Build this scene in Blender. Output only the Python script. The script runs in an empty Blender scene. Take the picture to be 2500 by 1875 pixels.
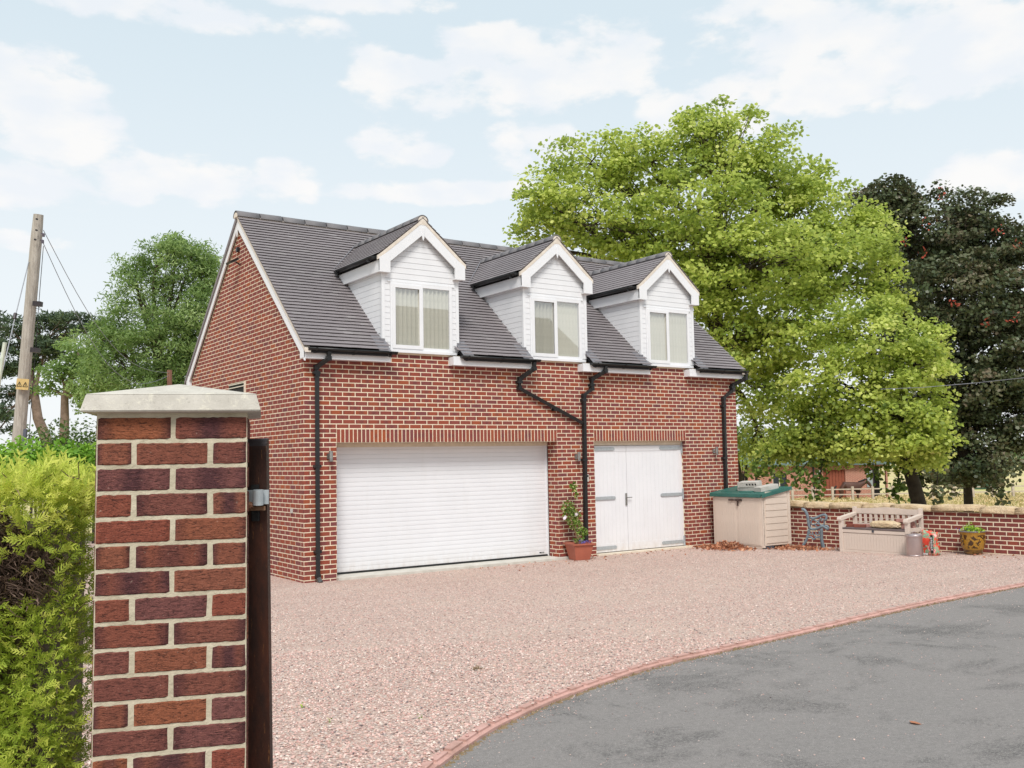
import bpy, bmesh, math, random
import numpy as np
from mathutils import Vector, Matrix
R = math.radians
rng = np.random.default_rng(7)
random.seed(7)
scn = bpy.context.scene
COL = scn.collection

# ------------------------------------------------------------------ camera
F_PX = 2342.57
CP = np.array([-5.9618, -14.4640, 1.8816])
YAW, PIT, ROL = 0.6055677, 0.0784876, -0.0182679
fw = np.array([math.sin(YAW)*math.cos(PIT), math.cos(YAW)*math.cos(PIT), math.sin(PIT)])
rt0 = np.array([math.cos(YAW), -math.sin(YAW), 0.0]); up0 = np.cross(rt0, fw)
rt = rt0*math.cos(ROL)+up0*math.sin(ROL); up = -rt0*math.sin(ROL)+up0*math.cos(ROL)
cam = bpy.data.cameras.new('camera'); camo = bpy.data.objects.new('camera', cam); COL.objects.link(camo)
cam.sensor_fit = 'HORIZONTAL'; cam.sensor_width = 36.0; cam.lens = F_PX/2500*36
cam.clip_start = 0.05; cam.clip_end = 3000
M = Matrix(((rt[0], up[0], -fw[0], CP[0]), (rt[1], up[1], -fw[1], CP[1]), (rt[2], up[2], -fw[2], CP[2]), (0, 0, 0, 1)))
camo.matrix_world = M
scn.camera = camo

def ray(u, v):
    return fw + rt*(u-1250)/F_PX + up*(937.5-v)/F_PX
def at(u, v, d):
    """survey point: the place seen at photo pixel u,v at d metres depth"""
    return CP + ray(u, v)*d

# ------------------------------------------------------------------ world
SUN_EL, SUN_AZ = R(50), R(212)          # azimuth clockwise from +Y
w = bpy.data.worlds.new('World'); scn.world = w; w.use_nodes = True
nt = w.node_tree; N = nt.nodes; L = nt.links; N.clear()
def nmath(op, a, b=None, c=None, clamp=False):
    n = N.new('ShaderNodeMath'); n.operation = op; n.use_clamp = clamp
    for i, x in enumerate((a, b, c)):
        if x is None: continue
        if isinstance(x, (int, float)): n.inputs[i].default_value = x
        else: L.new(x, n.inputs[i])
    return n.outputs[0]
sky = N.new('ShaderNodeTexSky'); sky.sky_type = 'NISHITA'; sky.sun_disc = False
sky.sun_elevation = SUN_EL; sky.sun_rotation = SUN_AZ; sky.air_density = 1.0; sky.dust_density = 2.2; sky.ozone_density = 1.0
tc = N.new('ShaderNodeTexCoord')
sep = N.new('ShaderNodeSeparateXYZ'); L.new(tc.outputs['Generated'], sep.inputs[0])
az = nmath('ARCTAN2', sep.outputs[0], sep.outputs[1]); el = nmath('ARCSINE', sep.outputs[2])
# noise
mp = N.new('ShaderNodeMapping'); mp.inputs['Scale'].default_value = (1, 1, 2.1); L.new(tc.outputs['Generated'], mp.inputs[0])
n1 = N.new('ShaderNodeTexNoise'); n1.inputs['Scale'].default_value = 15; n1.inputs['Detail'].default_value = 9; n1.inputs['Roughness'].default_value = .56
L.new(mp.outputs[0], n1.inputs['Vector'])
n2 = N.new('ShaderNodeTexNoise'); n2.inputs['Scale'].default_value = 3.1; n2.inputs['Detail'].default_value = 5; L.new(mp.outputs[0], n2.inputs['Vector'])
CL = [(1330,150,250,85),(1180,120,120,70),(1450,150,170,90),(920,205,85,75),(1060,205,170,60),(1220,215,260,45),(2050,60,380,95),(2330,90,300,110),(2200,150,330,60),
      (1790,225,120,60),(2030,235,160,45),(1650,260,100,40),(90,250,150,100),(170,330,110,75),(0,180,70,70),(60,450,180,45),(400,430,170,48),(320,450,90,45),(560,455,130,40),(700,440,80,42),
      (940,350,90,50),(1010,375,70,28),(1250,370,70,50),(1340,350,90,40),(350,15,380,38),(800,0,350,25),(2430,440,130,50),(1100,470,260,26),(1750,300,150,30),(60,590,100,22)]
mask = None
for (u, v, ru, rv) in CL:
    d = ray(u, v); d = d/np.linalg.norm(d)
    a0 = math.atan2(d[0], d[1]); e0 = math.asin(d[2])
    x = nmath('MULTIPLY', nmath('SUBTRACT', az, a0), F_PX/ru/1.08); y = nmath('MULTIPLY', nmath('SUBTRACT', el, e0), F_PX/rv/1.08)
    q = nmath('SUBTRACT', 1.0, nmath('ADD', nmath('MULTIPLY', x, x), nmath('MULTIPLY', y, y)))
    mask = q if mask is None else nmath('SMOOTH_MAX', mask, q, .25)
mask = nmath('MAXIMUM', mask, -1.2)
general = nmath('MULTIPLY_ADD', n2.outputs[0], 7.0, -4.35)      # the same kind of cloud all round the sky
up_el = nmath('SMOOTH_MIN', general, 1.0, .2)
outside = nmath('MULTIPLY', nmath('ABSOLUTE', nmath('SUBTRACT', az, YAW)), 1.0)
outm = N.new('ShaderNodeMapRange'); outm.inputs[1].default_value = .5; outm.inputs[2].default_value = .75; L.new(outside, outm.inputs[0])
elm = N.new('ShaderNodeMapRange'); elm.inputs[1].default_value = .46; elm.inputs[2].default_value = .65; L.new(el, elm.inputs[0])
om = nmath('MAXIMUM', outm.outputs[0], elm.outputs[0])
gm = nmath('ADD', nmath('MULTIPLY', up_el, om), nmath('MULTIPLY', nmath('SUBTRACT', 1.0, om), -1.2))
mask = nmath('MAXIMUM', mask, gm)
mask = nmath('ADD', nmath('MULTIPLY', mask, .75), nmath('MULTIPLY_ADD', n1.outputs[0], 3.9, -1.98))
cm = N.new('ShaderNodeMapRange'); cm.interpolation_type = 'SMOOTHERSTEP'; cm.inputs[1].default_value = -.30; cm.inputs[2].default_value = .55
L.new(mask, cm.inputs[0])
def nmix(f, a, b):
    m = N.new('ShaderNodeMix'); m.data_type = 'RGBA'
    for s, x in ((m.inputs[0], f), (m.inputs[6], a), (m.inputs[7], b)):
        if isinstance(x, (int, float)): s.default_value = x
        elif isinstance(x, tuple): s.default_value = (*x, 1)
        else: L.new(x, s)
    return m.outputs[2]
# thin high haze over the blue, paler towards the horizon
hz = N.new('ShaderNodeMapRange'); hz.inputs[1].default_value = -.02; hz.inputs[2].default_value = .42; hz.inputs[3].default_value = .97; hz.inputs[4].default_value = .86; L.new(el, hz.inputs[0])
hcol = N.new('ShaderNodeMapRange'); hcol.inputs[1].default_value = .0; hcol.inputs[2].default_value = .42; L.new(el, hcol.inputs[0])
haze_c = nmix(hcol.outputs[0], (7.9, 8.05, 8.15), (6.35, 7.3, 7.8))
base = nmix(hz.outputs[0], sky.outputs[0], haze_c)
n3 = N.new('ShaderNodeTexNoise'); n3.inputs['Scale'].default_value = 14; n3.inputs['Detail'].default_value = 4; L.new(mp.outputs[0], n3.inputs['Vector'])
sh = N.new('ShaderNodeMapRange'); sh.inputs[1].default_value = .38; sh.inputs[2].default_value = .62; L.new(n3.outputs[0], sh.inputs[0])
cc = nmix(sh.outputs[0], (7.35, 7.5, 7.85), (8.5, 8.15, 7.9))
colr = nmix(nmath('MULTIPLY', cm.outputs[0], .70), base, cc)
bg = N.new('ShaderNodeBackground'); bg.inputs[1].default_value = 0.077; L.new(colr, bg.inputs[0])
wo = N.new('ShaderNodeOutputWorld'); L.new(bg.outputs[0], wo.inputs[0])

sun = bpy.data.lights.new('sun', 'SUN'); sun.energy = 1.9; sun.angle = R(20); sun.color = (1, .96, .9)
so = bpy.data.objects.new('sun', sun); COL.objects.link(so)
sd = Vector((math.sin(SUN_AZ)*math.cos(SUN_EL), math.cos(SUN_AZ)*math.cos(SUN_EL), math.sin(SUN_EL)))
so.rotation_euler = sd.to_track_quat('Z', 'Y').to_euler(); so.location = (-10, -20, 30)
scn.view_settings.view_transform = 'Standard'; scn.view_settings.look = 'None'; scn.view_settings.gamma = 1
scn.view_settings.use_curve_mapping = False; scn.view_settings.exposure = 0.68
scn.cycles.max_bounces = 6; scn.cycles.diffuse_bounces = 3; scn.cycles.transparent_max_bounces = 6
scn.cycles.use_denoising = True

# ------------------------------------------------------------------ materials
def srgb(r, g, b):
    return tuple(((c/255)/12.92 if c/255 <= .04045 else ((c/255+.055)/1.055)**2.4) for c in (r, g, b))
class NT:
    def __init__(s, name):
        s.m = bpy.data.materials.new(name); s.m.use_nodes = True; s.t = s.m.node_tree; s.t.nodes.clear()
        s.out = s.t.nodes.new('ShaderNodeOutputMaterial'); s.b = s.t.nodes.new('ShaderNodeBsdfPrincipled'); s.t.links.new(s.b.outputs[0], s.out.inputs[0])
        s._co = None
    def n(s, k, **kw):
        n = s.t.nodes.new(k)
        for a, b in kw.items(): setattr(n, a, b)
        return n
    def set(s, sock, v):
        if isinstance(v, (int, float)): sock.default_value = v
        elif isinstance(v, tuple): sock.default_value = (*v, 1) if len(v) == 3 and sock.type == 'RGBA' else v
        else: s.t.links.new(v, sock)
    def co(s, kind='Object'):
        if s._co is None: s._co = s.n('ShaderNodeTexCoord')
        return s._co.outputs[kind]
    def pos(s):
        return s.n('ShaderNodeNewGeometry').outputs['Position']
    def noise(s, scale, detail=4, rough=.55, vec=None, sc=None, dist=0):
        n = s.n('ShaderNodeTexNoise'); n.inputs['Scale'].default_value = scale; n.inputs['Detail'].default_value = detail; n.inputs['Roughness'].default_value = rough; n.inputs['Distortion'].default_value = dist
        v = vec if vec is not None else s.co()
        if sc is not None:
            m = s.n('ShaderNodeMapping'); m.inputs['Scale'].default_value = sc; s.set(m.inputs[0], v); v = m.outputs[0]
        s.set(n.inputs['Vector'], v); return n.outputs[0]
    def voro(s, scale, vec=None, feat='F1', out='Distance'):
        n = s.n('ShaderNodeTexVoronoi', feature=feat); n.inputs['Scale'].default_value = scale
        s.set(n.inputs['Vector'], vec if vec is not None else s.co()); return n.outputs[out]
    def ramp(s, f, stops):
        n = s.n('ShaderNodeValToRGB'); e = n.color_ramp.elements
        while len(e) < len(stops): e.new(.5)
        for i, (p, c) in enumerate(stops):
            e[i].position = p; e[i].color = (*c, 1) if len(c) == 3 else c
        s.set(n.inputs[0], f); return n.outputs[0]
    def mr(s, f, a, b, c=0, d=1):
        n = s.n('ShaderNodeMapRange')
        for i, x in enumerate((f, a, b, c, d)): s.set(n.inputs[i], x)
        return n.outputs[0]
    def math(s, op, a, b=None, c=None):
        n = s.n('ShaderNodeMath', operation=op)
        for i, x in enumerate((a, b, c)):
            if x is not None: s.set(n.inputs[i], x)
        return n.outputs[0]
    def mix(s, f, a, b, bt='MIX'):
        n = s.n('ShaderNodeMix', data_type='RGBA', blend_type=bt)
        s.set(n.inputs[0], f); s.set(n.inputs[6], a); s.set(n.inputs[7], b); return n.outputs[2]
    def bump(s, h, strength=.3, dist=.01):
        n = s.n('ShaderNodeBump'); n.inputs['Strength'].default_value = strength; n.inputs['Distance'].default_value = dist
        s.set(n.inputs['Height'], h); s.set(s.b.inputs['Normal'], n.outputs[0])
    def fin(s, col=None, rough=None, metal=None, spec=None):
        if col is not None: s.set(s.b.inputs['Base Color'], col)
        if rough is not None: s.set(s.b.inputs['Roughness'], rough)
        if metal is not None: s.set(s.b.inputs['Metallic'], metal)
        if spec is not None: s.set(s.b.inputs['Specular IOR Level'], spec)
        return s.m

def plain(name, c1, c2=None, rough=.55, scale=6, bump=0, bscale=60, metal=0, spec=.4, world=False, sc=None):
    t = NT(name); c2 = c2 or tuple(x*.85 for x in c1)
    v = t.pos() if world else None
    f = t.noise(scale, 5, .6, vec=v, sc=sc)
    col = t.mix(t.mr(f, .3, .7), c1, c2)
    if bump: t.bump(t.noise(bscale, 4, .6, vec=v, sc=sc), bump, .004)
    return t.fin(col, rough, metal, spec)

def brick_material(name, stops, rough_tex=False, dark_amt=.45, spotty=.2):
    t = NT(name)
    oi = t.n('ShaderNodeObjectInfo').outputs['Random']
    ar = t.n('ShaderNodeAttribute', attribute_name='br').outputs['Fac']
    au = t.n('ShaderNodeAttribute', attribute_name='bu').outputs['Fac']
    r = t.math('FRACT', t.math('ADD', ar, t.math('MULTIPLY', oi, 3.7)))
    r2 = t.math('FRACT', t.math('MULTIPLY', r, 17.31)); r3 = t.math('FRACT', t.math('MULTIPLY', r, 91.7))
    col = t.ramp(r, stops)
    col = t.mix(t.mr(t.noise(.8, 4, .6, vec=t.pos()), .42, .68, 0, .30), col, t.mix(.5, col, srgb(104, 64, 54)))
    # fired bands: darker at the ends or in the middle
    e = t.math('ABSOLUTE', t.math('SUBTRACT', t.math('MULTIPLY', au, 2.0), 1.0))
    p = t.pos()
    wob = t.noise(9, 3, .6, vec=p)
    ends = t.mr(t.math('ADD', e, t.math('MULTIPLY', wob, .6)), .85, 1.25)
    cen = t.mr(t.math('SUBTRACT', e, t.math('MULTIPLY', wob, .5)), .35, -.1)
    dark = t.math('MAXIMUM', t.math('MULTIPLY', ends, t.mr(r2, .35, .6)), t.math('MULTIPLY', cen, t.mr(r3, .55, .75)))
    bandc = t.mix(r3, srgb(88, 52, 52), srgb(96, 62, 68))
    col = t.mix(t.math('MULTIPLY', dark, dark_amt), col, bandc)
    col = t.mix(t.mr(t.noise(45, 4, .7, vec=p), .35, .75, 0, .35), col, t.mix(.5, col, (.05, .02, .018)))
    if spotty:
        s1 = t.mr(t.noise(120, 2, .5, vec=p), .70, .76)
        col = t.mix(t.math('MULTIPLY', s1, spotty), col, srgb(225, 200, 180))
    if rough_tex:
        h = t.noise(1, 6, .72, vec=p, sc=(48, 48, 190), dist=.8)
        hb = t.noise(1, 3, .6, vec=p, sc=(160, 160, 420), dist=1.2)
        hh = t.math('ADD', h, t.math('MULTIPLY', hb, .5))
        t.bump(hh, 1.0, .012)
        col = t.mix(t.mr(hh, .60, .76, .8, 0), col, (.03, .016, .016)); col = t.mix(t.mr(hh, .84, .96, 0, .5), col, srgb(190, 128, 106))
    else:
        t.bump(t.noise(140, 3, .6, vec=p), .4, .004)
    return t.fin(col, .86, 0, .2)

M_BRICK = brick_material('brick_red', [(0, srgb(142, 70, 60)), (.3, srgb(140, 76, 70)), (.5, srgb(154, 78, 58)), (.72, srgb(124, 72, 72)), (.9, srgb(162, 86, 56)), (1, srgb(142, 70, 60))])
M_BRICKW = brick_material('brick_garden', [(0, srgb(140, 70, 60)), (.35, srgb(130, 70, 64)), (.6, srgb(148, 76, 60)), (.85, srgb(120, 70, 66)), (1, srgb(140, 70, 58))])
M_BRICKP = brick_material('brick_rustic', [(0, srgb(164, 96, 76)), (.22, srgb(146, 90, 80)), (.45, srgb(178, 108, 76)), (.65, srgb(142, 92, 88)), (.85, srgb(166, 92, 74)), (1, srgb(158, 94, 74))], rough_tex=True, dark_amt=.85, spotty=.35)
def mortar(name, a, b, bs=90, bd=.004):
    t = NT(name); p = t.pos(); c = t.mix(t.mr(t.noise(12, 5, .65, vec=p), .35, .7), a, b)
    t.bump(t.noise(bs, 5, .65, vec=p), .6, bd); return t.fin(c, .92, 0, .15)
M_MORTAR = mortar('mortar', srgb(234, 218, 194), srgb(220, 202, 176))
M_MORTARP = mortar('mortar_pier', srgb(200, 190, 168), srgb(172, 162, 140), 60, .010)
def grooved_white(name):
    t = NT(name); p = t.pos(); c = t.mix(t.mr(t.noise(3, 4, .6, vec=p), .3, .75), (.80, .80, .82), (.74, .745, .765)); return t.fin(c, .38, 0, .45)
M_WHITE = grooved_white('white_upvc')
def dirty_white(name, c1, c2, rough):
    t = NT(name); p = t.pos(); c = t.mix(t.mr(t.noise(2.2, 5, .6, vec=p), .3, .75), c1, c2)
    s_ = t.n('ShaderNodeSeparateXYZ'); t.set(s_.inputs[0], p); low = t.mr(s_.outputs[2], .02, .42, 1, 0)
    c = t.mix(t.math('MULTIPLY', t.math('MULTIPLY', low, low), t.mr(t.noise(1, 6, .7, vec=p, sc=(9, 9, 3)), .35, .7, .15, .75)), c, srgb(186, 170, 156))
    c = t.mix(t.mr(t.noise(1, 5, .7, vec=p, sc=(5, 5, .7)), .55, .8, 0, .12), c, srgb(190, 184, 172)); t.bump(t.noise(3, 3, vec=p), .05, .01); return t.fin(c, rough, 0, .45)
M_WDOOR = dirty_white('white_door_paint', (.79, .79, .81), (.74, .74, .765), .42)
M_SLAT = dirty_white('white_shutter', (.78, .79, .82), (.74, .75, .78), .35)
M_CREAM = plain('cream_strip', srgb(222, 210, 192), srgb(205, 192, 172), .6, 8)
M_BLACK = plain('black_plastic', (.012, .013, .014), (.02, .021, .022), .38, 9)
M_LEAD = plain('lead', srgb(140, 138, 142), srgb(115, 114, 120), .5, 9, .3, 30, .3)
M_GALV = plain('galvanised', srgb(188, 194, 197), srgb(166, 173, 177), .45, 20, .1, 60, .3)
M_STEEL = plain('brushed_steel', srgb(175, 175, 172), srgb(140, 140, 138), .3, 12, 0, 60, .8)
M_CAPST = None
def tile_material():
    t = NT('roof_tile_grey'); oi = t.n('ShaderNodeObjectInfo').outputs['Random']; ar = t.n('ShaderNodeAttribute', attribute_name='br').outputs['Fac']
    r = t.math('FRACT', t.math('ADD', ar, t.math('MULTIPLY', oi, 5.1))); p = t.pos()
    c = t.ramp(r, [(0, srgb(132, 125, 127)), (.45, srgb(135, 128, 130)), (.8, srgb(133, 126, 128)), (.93, srgb(136, 130, 131)), (1, srgb(146, 140, 141))])
    c = t.mix(t.mr(t.noise(.9, 5, .6, vec=p), .35, .7, 0, .3), c, srgb(98, 94, 96))
    c = t.mix(t.mr(t.noise(60, 3, .6, vec=p), .62, .8, 0, .35), c, srgb(160, 150, 150))
    t.bump(t.noise(120, 3, .6, vec=p), .3, .003); return t.fin(c, .72, 0, .3)
M_TILE = tile_material()
M_RIDGE = plain('ridge_tile_grey', srgb(124, 120, 122), srgb(104, 102, 104), .7, 5, .3, 90, world=True)
M_DECK = plain('roof_underlay', (.02, .018, .02), None, .9)
M_BED = mortar('verge_mortar', srgb(226, 216, 204), srgb(206, 194, 180))
def glass_material():
    t = NT('window_glass'); tr = t.n('ShaderNodeBsdfTransparent'); tr.inputs[0].default_value = (.96, .97, .96, 1)
    gl = t.n('ShaderNodeBsdfGlossy'); gl.inputs['Roughness'].default_value = .02; gl.inputs[0].default_value = (1, 1, 1, 1)
    fr = t.n('ShaderNodeLayerWeight'); fr.inputs[0].default_value = .5
    mx = t.n('ShaderNodeMixShader'); t.set(mx.inputs[0], t.math('ADD', t.math('MULTIPLY', t.math('POWER', fr.outputs[1], 3.0), .6), .26)); t.t.links.new(tr.outputs[0], mx.inputs[1]); t.t.links.new(gl.outputs[0], mx.inputs[2])
    t.t.links.new(mx.outputs[0], t.out.inputs[0]); return t.m
M_GLASS = glass_material()
M_BLIND = plain('blind_fabric', srgb(222, 218, 204), srgb(208, 205, 190), .8, 10)
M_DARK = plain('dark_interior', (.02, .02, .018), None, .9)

def cap_material():
    t = NT('cast_stone'); p = t.pos()
    c = t.mix(t.mr(t.noise(7, 6, .7, vec=p), .35, .7), srgb(200, 194, 184), srgb(176, 170, 160))
    c = t.mix(t.mr(t.noise(26, 5, .7, vec=p, dist=.8), .56, .66, 0, .75), c, srgb(212, 206, 190))
    c = t.mix(t.mr(t.noise(90, 4, .7, vec=p), .6, .75, 0, .5), c, srgb(120, 116, 106))
    t.bump(t.noise(130, 5, .7, vec=p), .5, .004); return t.fin(c, .9, 0, .2)
M_CAP = cap_material()
M_ALGAE = plain('algae_stone', srgb(150, 142, 70), srgb(120, 112, 60), .95, 30)
def coping_material():
    t = NT('sandstone'); p = t.pos()
    c = t.mix(t.mr(t.noise(3.5, 6, .65, vec=p), .35, .68), srgb(222, 200, 168), srgb(196, 168, 132))
    c = t.mix(t.mr(t.noise(14, 6, .7, vec=p), .52, .7, 0, .55), c, srgb(210, 196, 150))
    t.bump(t.noise(11, 7, .68, vec=p), 1.0, .05); return t.fin(c, .92, 0, .2)
M_COPE = coping_material()
def rust_material():
    t = NT('rusty_steel'); p = t.pos()
    c = t.mix(t.mr(t.noise(1, 6, .7, vec=p, sc=(22, 22, 6)), .4, .7), srgb(48, 30, 24), srgb(78, 42, 28))
    c = t.mix(t.mr(t.noise(1, 5, .7, vec=p, sc=(120, 120, 14)), .62, .72, 0, .8), c, srgb(140, 96, 54))
    t.bump(t.noise(80, 5, .7, vec=p), .3, .003); return t.fin(c, .55, .15, .4)
M_RUST = rust_material()
M_DKSTEEL = plain('dark_steel', srgb(70, 64, 66), srgb(50, 46, 48), .45, 14, .15, 60, .4)

# ------------------------------------------------------------------ mesh helpers
def link(o, parent=None):
    COL.objects.link(o)
    if parent is not None: o.parent = parent
    return o
def mesh_np(name, V, Fc, mats, attrs=None, smooth=False):
    V = np.asarray(V, dtype=np.float32).reshape(-1, 3); Fc = np.asarray(Fc, dtype=np.int32); k = Fc.shape[1]; m = len(Fc)
    me = bpy.data.meshes.new(name); me.vertices.add(len(V)); me.vertices.foreach_set('co', V.ravel())
    me.loops.add(m*k); me.loops.foreach_set('vertex_index', Fc.ravel()); me.polygons.add(m)
    me.polygons.foreach_set('loop_start', np.arange(0, m*k, k, dtype=np.int32))
    me.polygons.foreach_set('use_smooth', np.full(m, smooth, dtype=bool))
    for a, arr in (attrs or {}).items():
        at_ = me.attributes.new(a, 'FLOAT', 'POINT'); at_.data.foreach_set('value', np.asarray(arr, dtype=np.float32))
    me.update(calc_edges=True); me.validate()
    for x in (mats if isinstance(mats, (list, tuple)) else [mats]): me.materials.append(x)
    return me
def obj(name, me, parent=None, **props):
    o = bpy.data.objects.new(name, me); link(o, parent)
    for k, v in props.items(): o[k] = v
    return o
def thing(name, label, cat, loc=(0, 0, 0), group=None, rz=0):
    o = bpy.data.objects.new(name, None); link(o); o.location = loc; o.rotation_euler = (0, 0, rz); o.empty_display_size = .2
    o['label'] = label; o['category'] = cat
    if group: o['group'] = group
    return o
def tag(o, label=None, cat=None, group=None, kind=None):
    if label: o['label'] = label
    if cat: o['category'] = cat
    if group: o['group'] = group
    if kind: o['kind'] = kind
    return o
class MB:
    def __init__(s): s.v = []; s.f = []; s.mi = []; s.cur = 0
    def add(s, vs, fs):
        b = len(s.v); s.v += [tuple(map(float, x)) for x in vs]; s.f += [[b+i for i in f] for f in fs]; s.mi += [s.cur]*len(fs); return s
    def box(s, a, b, M=None):
        x0, y0, z0 = a; x1, y1, z1 = b
        vs = [(x0, y0, z0), (x1, y0, z0), (x1, y1, z0), (x0, y1, z0), (x0, y0, z1), (x1, y0, z1), (x1, y1, z1), (x0, y1, z1)]
        if M is not None: vs = [M @ Vector(v) for v in vs]
        return s.add(vs, [(0, 3, 2, 1), (4, 5, 6, 7), (0, 1, 5, 4), (1, 2, 6, 5), (2, 3, 7, 6), (3, 0, 4, 7)])
    def prism(s, pts, vec):
        n = len(pts); p = [Vector(q) for q in pts]; v = Vector(vec)
        nrm = Vector((0, 0, 0))
        for i in range(n): nrm += p[i].cross(p[(i+1) % n])
        if nrm.dot(v) > 0: p = p[::-1]
        vs = p+[q+v for q in p]
        return s.add(vs, [list(range(n)), list(range(2*n-1, n-1, -1))]+[[i, i+n, (i+1) % n+n, (i+1) % n] for i in range(n)])
    def tube(s, pts, rad, n=6, cap=True, flat=None):
        P = [Vector(p) for p in pts]; m = len(P)
        if not isinstance(rad, (list, tuple)): rad = [rad]*m
        b = len(s.v); prev = None; rings = []
        for i in range(m):
            d = (P[min(i+1, m-1)]-P[max(i-1, 0)]); d = d.normalized() if d.length > 1e-9 else Vector((0, 0, 1))
            if prev is None:
                a = Vector((0, 0, 1)) if abs(d.z) < .9 else Vector((1, 0, 0))
                x = d.cross(a).normalized()
            else:
                x = (prev-d*prev.dot(d)); x = x.normalized() if x.length > 1e-6 else d.orthogonal().normalized()
            prev = x; y = d.cross(x)
            fx = 1 if flat is None else flat
            for k in range(n):
                t = 2*math.pi*k/n+(math.pi/4 if n == 4 else 0)
                s.v.append(tuple(P[i]+x*(math.cos(t)*rad[i])+y*(math.sin(t)*rad[i]*fx)))
        for i in range(m-1):
            for k in range(n):
                a = b+i*n+k; c = b+i*n+(k+1) % n
                s.f.append([a, c, c+n, a+n]); s.mi.append(s.cur)
        if cap:
            s.f.append([b+k for k in range(n)][::-1]); s.mi.append(s.cur)
            s.f.append([b+(m-1)*n+k for k in range(n)]); s.mi.append(s.cur)
        return s
    def lathe(s, prof, n=24, c=(0, 0, 0)):
        b = len(s.v); m = len(prof)
        for (r, z) in prof:
            for k in range(n):
                t = 2*math.pi*k/n; s.v.append((c[0]+r*math.cos(t), c[1]+r*math.sin(t), c[2]+z))
        for i in range(m-1):
            for k in range(n):
                a = b+i*n+k; d = b+i*n+(k+1) % n
                s.f.append([a, d, d+n, a+n]); s.mi.append(s.cur)
        return s
    def mesh(s, name, mats, smooth=False, bevel=0):
        me = bpy.data.meshes.new(name); me.from_pydata(s.v, [], s.f)
        for x in (mats if isinstance(mats, (list, tuple)) else [mats]): me.materials.append(x)
        if any(s.mi):
            for p, i in zip(me.polygons, s.mi): p.material_index = i
        if bevel:
            bm = bmesh.new(); bm.from_mesh(me); bmesh.ops.bevel(bm, geom=bm.edges[:]+bm.verts[:], offset=bevel, segments=2, profile=.6, affect='EDGES'); bm.to_mesh(me); bm.free()
        if smooth:
            for p in me.polygons: p.use_smooth = True
        me.update(); return me
    def build(s, name, mats, parent=None, smooth=False, bevel=0, **props):
        return obj(name, s.mesh(name, mats, smooth, bevel), parent, **props)
def bx(name, a, b, mat, parent=None, bevel=0, **props):
    return MB().box(a, b).build(name, mat, parent, bevel=bevel, **props)
def zg(y): return max(0.0, -.02*(y+.3)) if y < 0 else 0.0

# brick laying --------------------------------------------------------------
PROUD = .002
def brick_verts(L_, H, W):
    return np.array([(0, 0, 0), (L_, 0, 0), (L_, 0, H), (0, 0, H), (0, W, 0), (L_, W, 0), (L_, W, H), (0, W, H)], dtype=np.float32)
BF = np.array([(4, 5, 6, 7)[::-1], (0, 1, 5, 4)[::-1], (3, 7, 6, 2)[::-1], (0, 4, 7, 3)[::-1], (1, 2, 6, 5)[::-1]], dtype=np.int32)
_bm = {}
def brick_mesh(L_, H, mat, W=PROUD, key=''):
    k = (round(L_, 3), round(H, 3), mat.name, W, key)
    if k not in _bm:
        V = brick_verts(L_, H, W); c = .002
        V[4:, 0] += np.array([c, -c, -c, c]); V[4:, 2] += np.array([c, c, -c, -c])
        _bm[k] = mesh_np('brick', V, BF, mat, {'bu': (V[:, 0] > L_/2)*1.0, 'br': np.zeros(8)})
    return _bm[k]
class Frame:
    def __init__(s, o, ud, nd):
        s.o = Vector(o); s.u = Vector(ud).normalized(); s.n = Vector(nd).normalized()
        s.flip = s.u.cross(s.n).z > 0      # want u x n = -z for front-facing
        z = Vector((0, 0, 1))
        s.M = Matrix(((s.u.x, s.n.x, 0, s.o.x), (s.u.y, s.n.y, 0, s.o.y), (0, 0, 1, s.o.z), (0, 0, 0, 1)))
    def p(s, u, w, z): return s.M @ Vector((u, w, z))
def bricks_in(intervals, off, pitch=.225, gap=.0145, minlen=.03):
    out = []
    for a, b in intervals:
        k0 = math.floor((a-off)/pitch)-1; k = k0
        while off+k*pitch < b:
            s0 = max(a, off+k*pitch); s1 = min(b, off+(k+1)*pitch)
            e0 = s0+(gap/2 if s0 > a+1e-6 else 0); e1 = s1-(gap/2 if s1 < b-1e-6 else 0)
            if e1-e0 > minlen: out.append((e0, e1))
            k += 1
    return out
def stuff_bricks(name, items, mat, parent, W=PROUD):
    n = len(items); V = np.zeros((n, 8, 3), np.float32); bu = np.zeros((n, 8)); br = np.zeros((n, 8))
    for i, (fr, a, z, L_, H) in enumerate(items):
        v = brick_verts(L_, H, W)
        v[4:, 0] += np.array([.002, -.002, -.002, .002]); v[4:, 2] += np.array([.002, .002, -.002, -.002])
        v[:, 1] += (0 if True else 0); v[4:, 1] += rng.uniform(-.0012, .0015)
        Mx = np.array(fr.M)[:3]
        v[:, 0] += a; v[:, 2] += z
        V[i] = v@Mx[:, :3].T+Mx[:, 3]; bu[i] = (brick_verts(1, 1, 1)[:, 0]); br[i] = rng.random()
    Fc = (BF[None]+8*np.arange(n)[:, None, None]).reshape(-1, 4)
    return obj(name, mesh_np(name, V.reshape(-1, 3), Fc, mat, {'bu': bu.ravel(), 'br': br.ravel()}), parent)
def one_brick(fr, a, z, L_, H, mat, parent, name='brick', W=PROUD):
    o = obj(name, brick_mesh(L_, H, mat, W), parent)
    o.matrix_world = fr.M @ Matrix.Translation((a, random.uniform(-.001, .001), z)); return o

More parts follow.
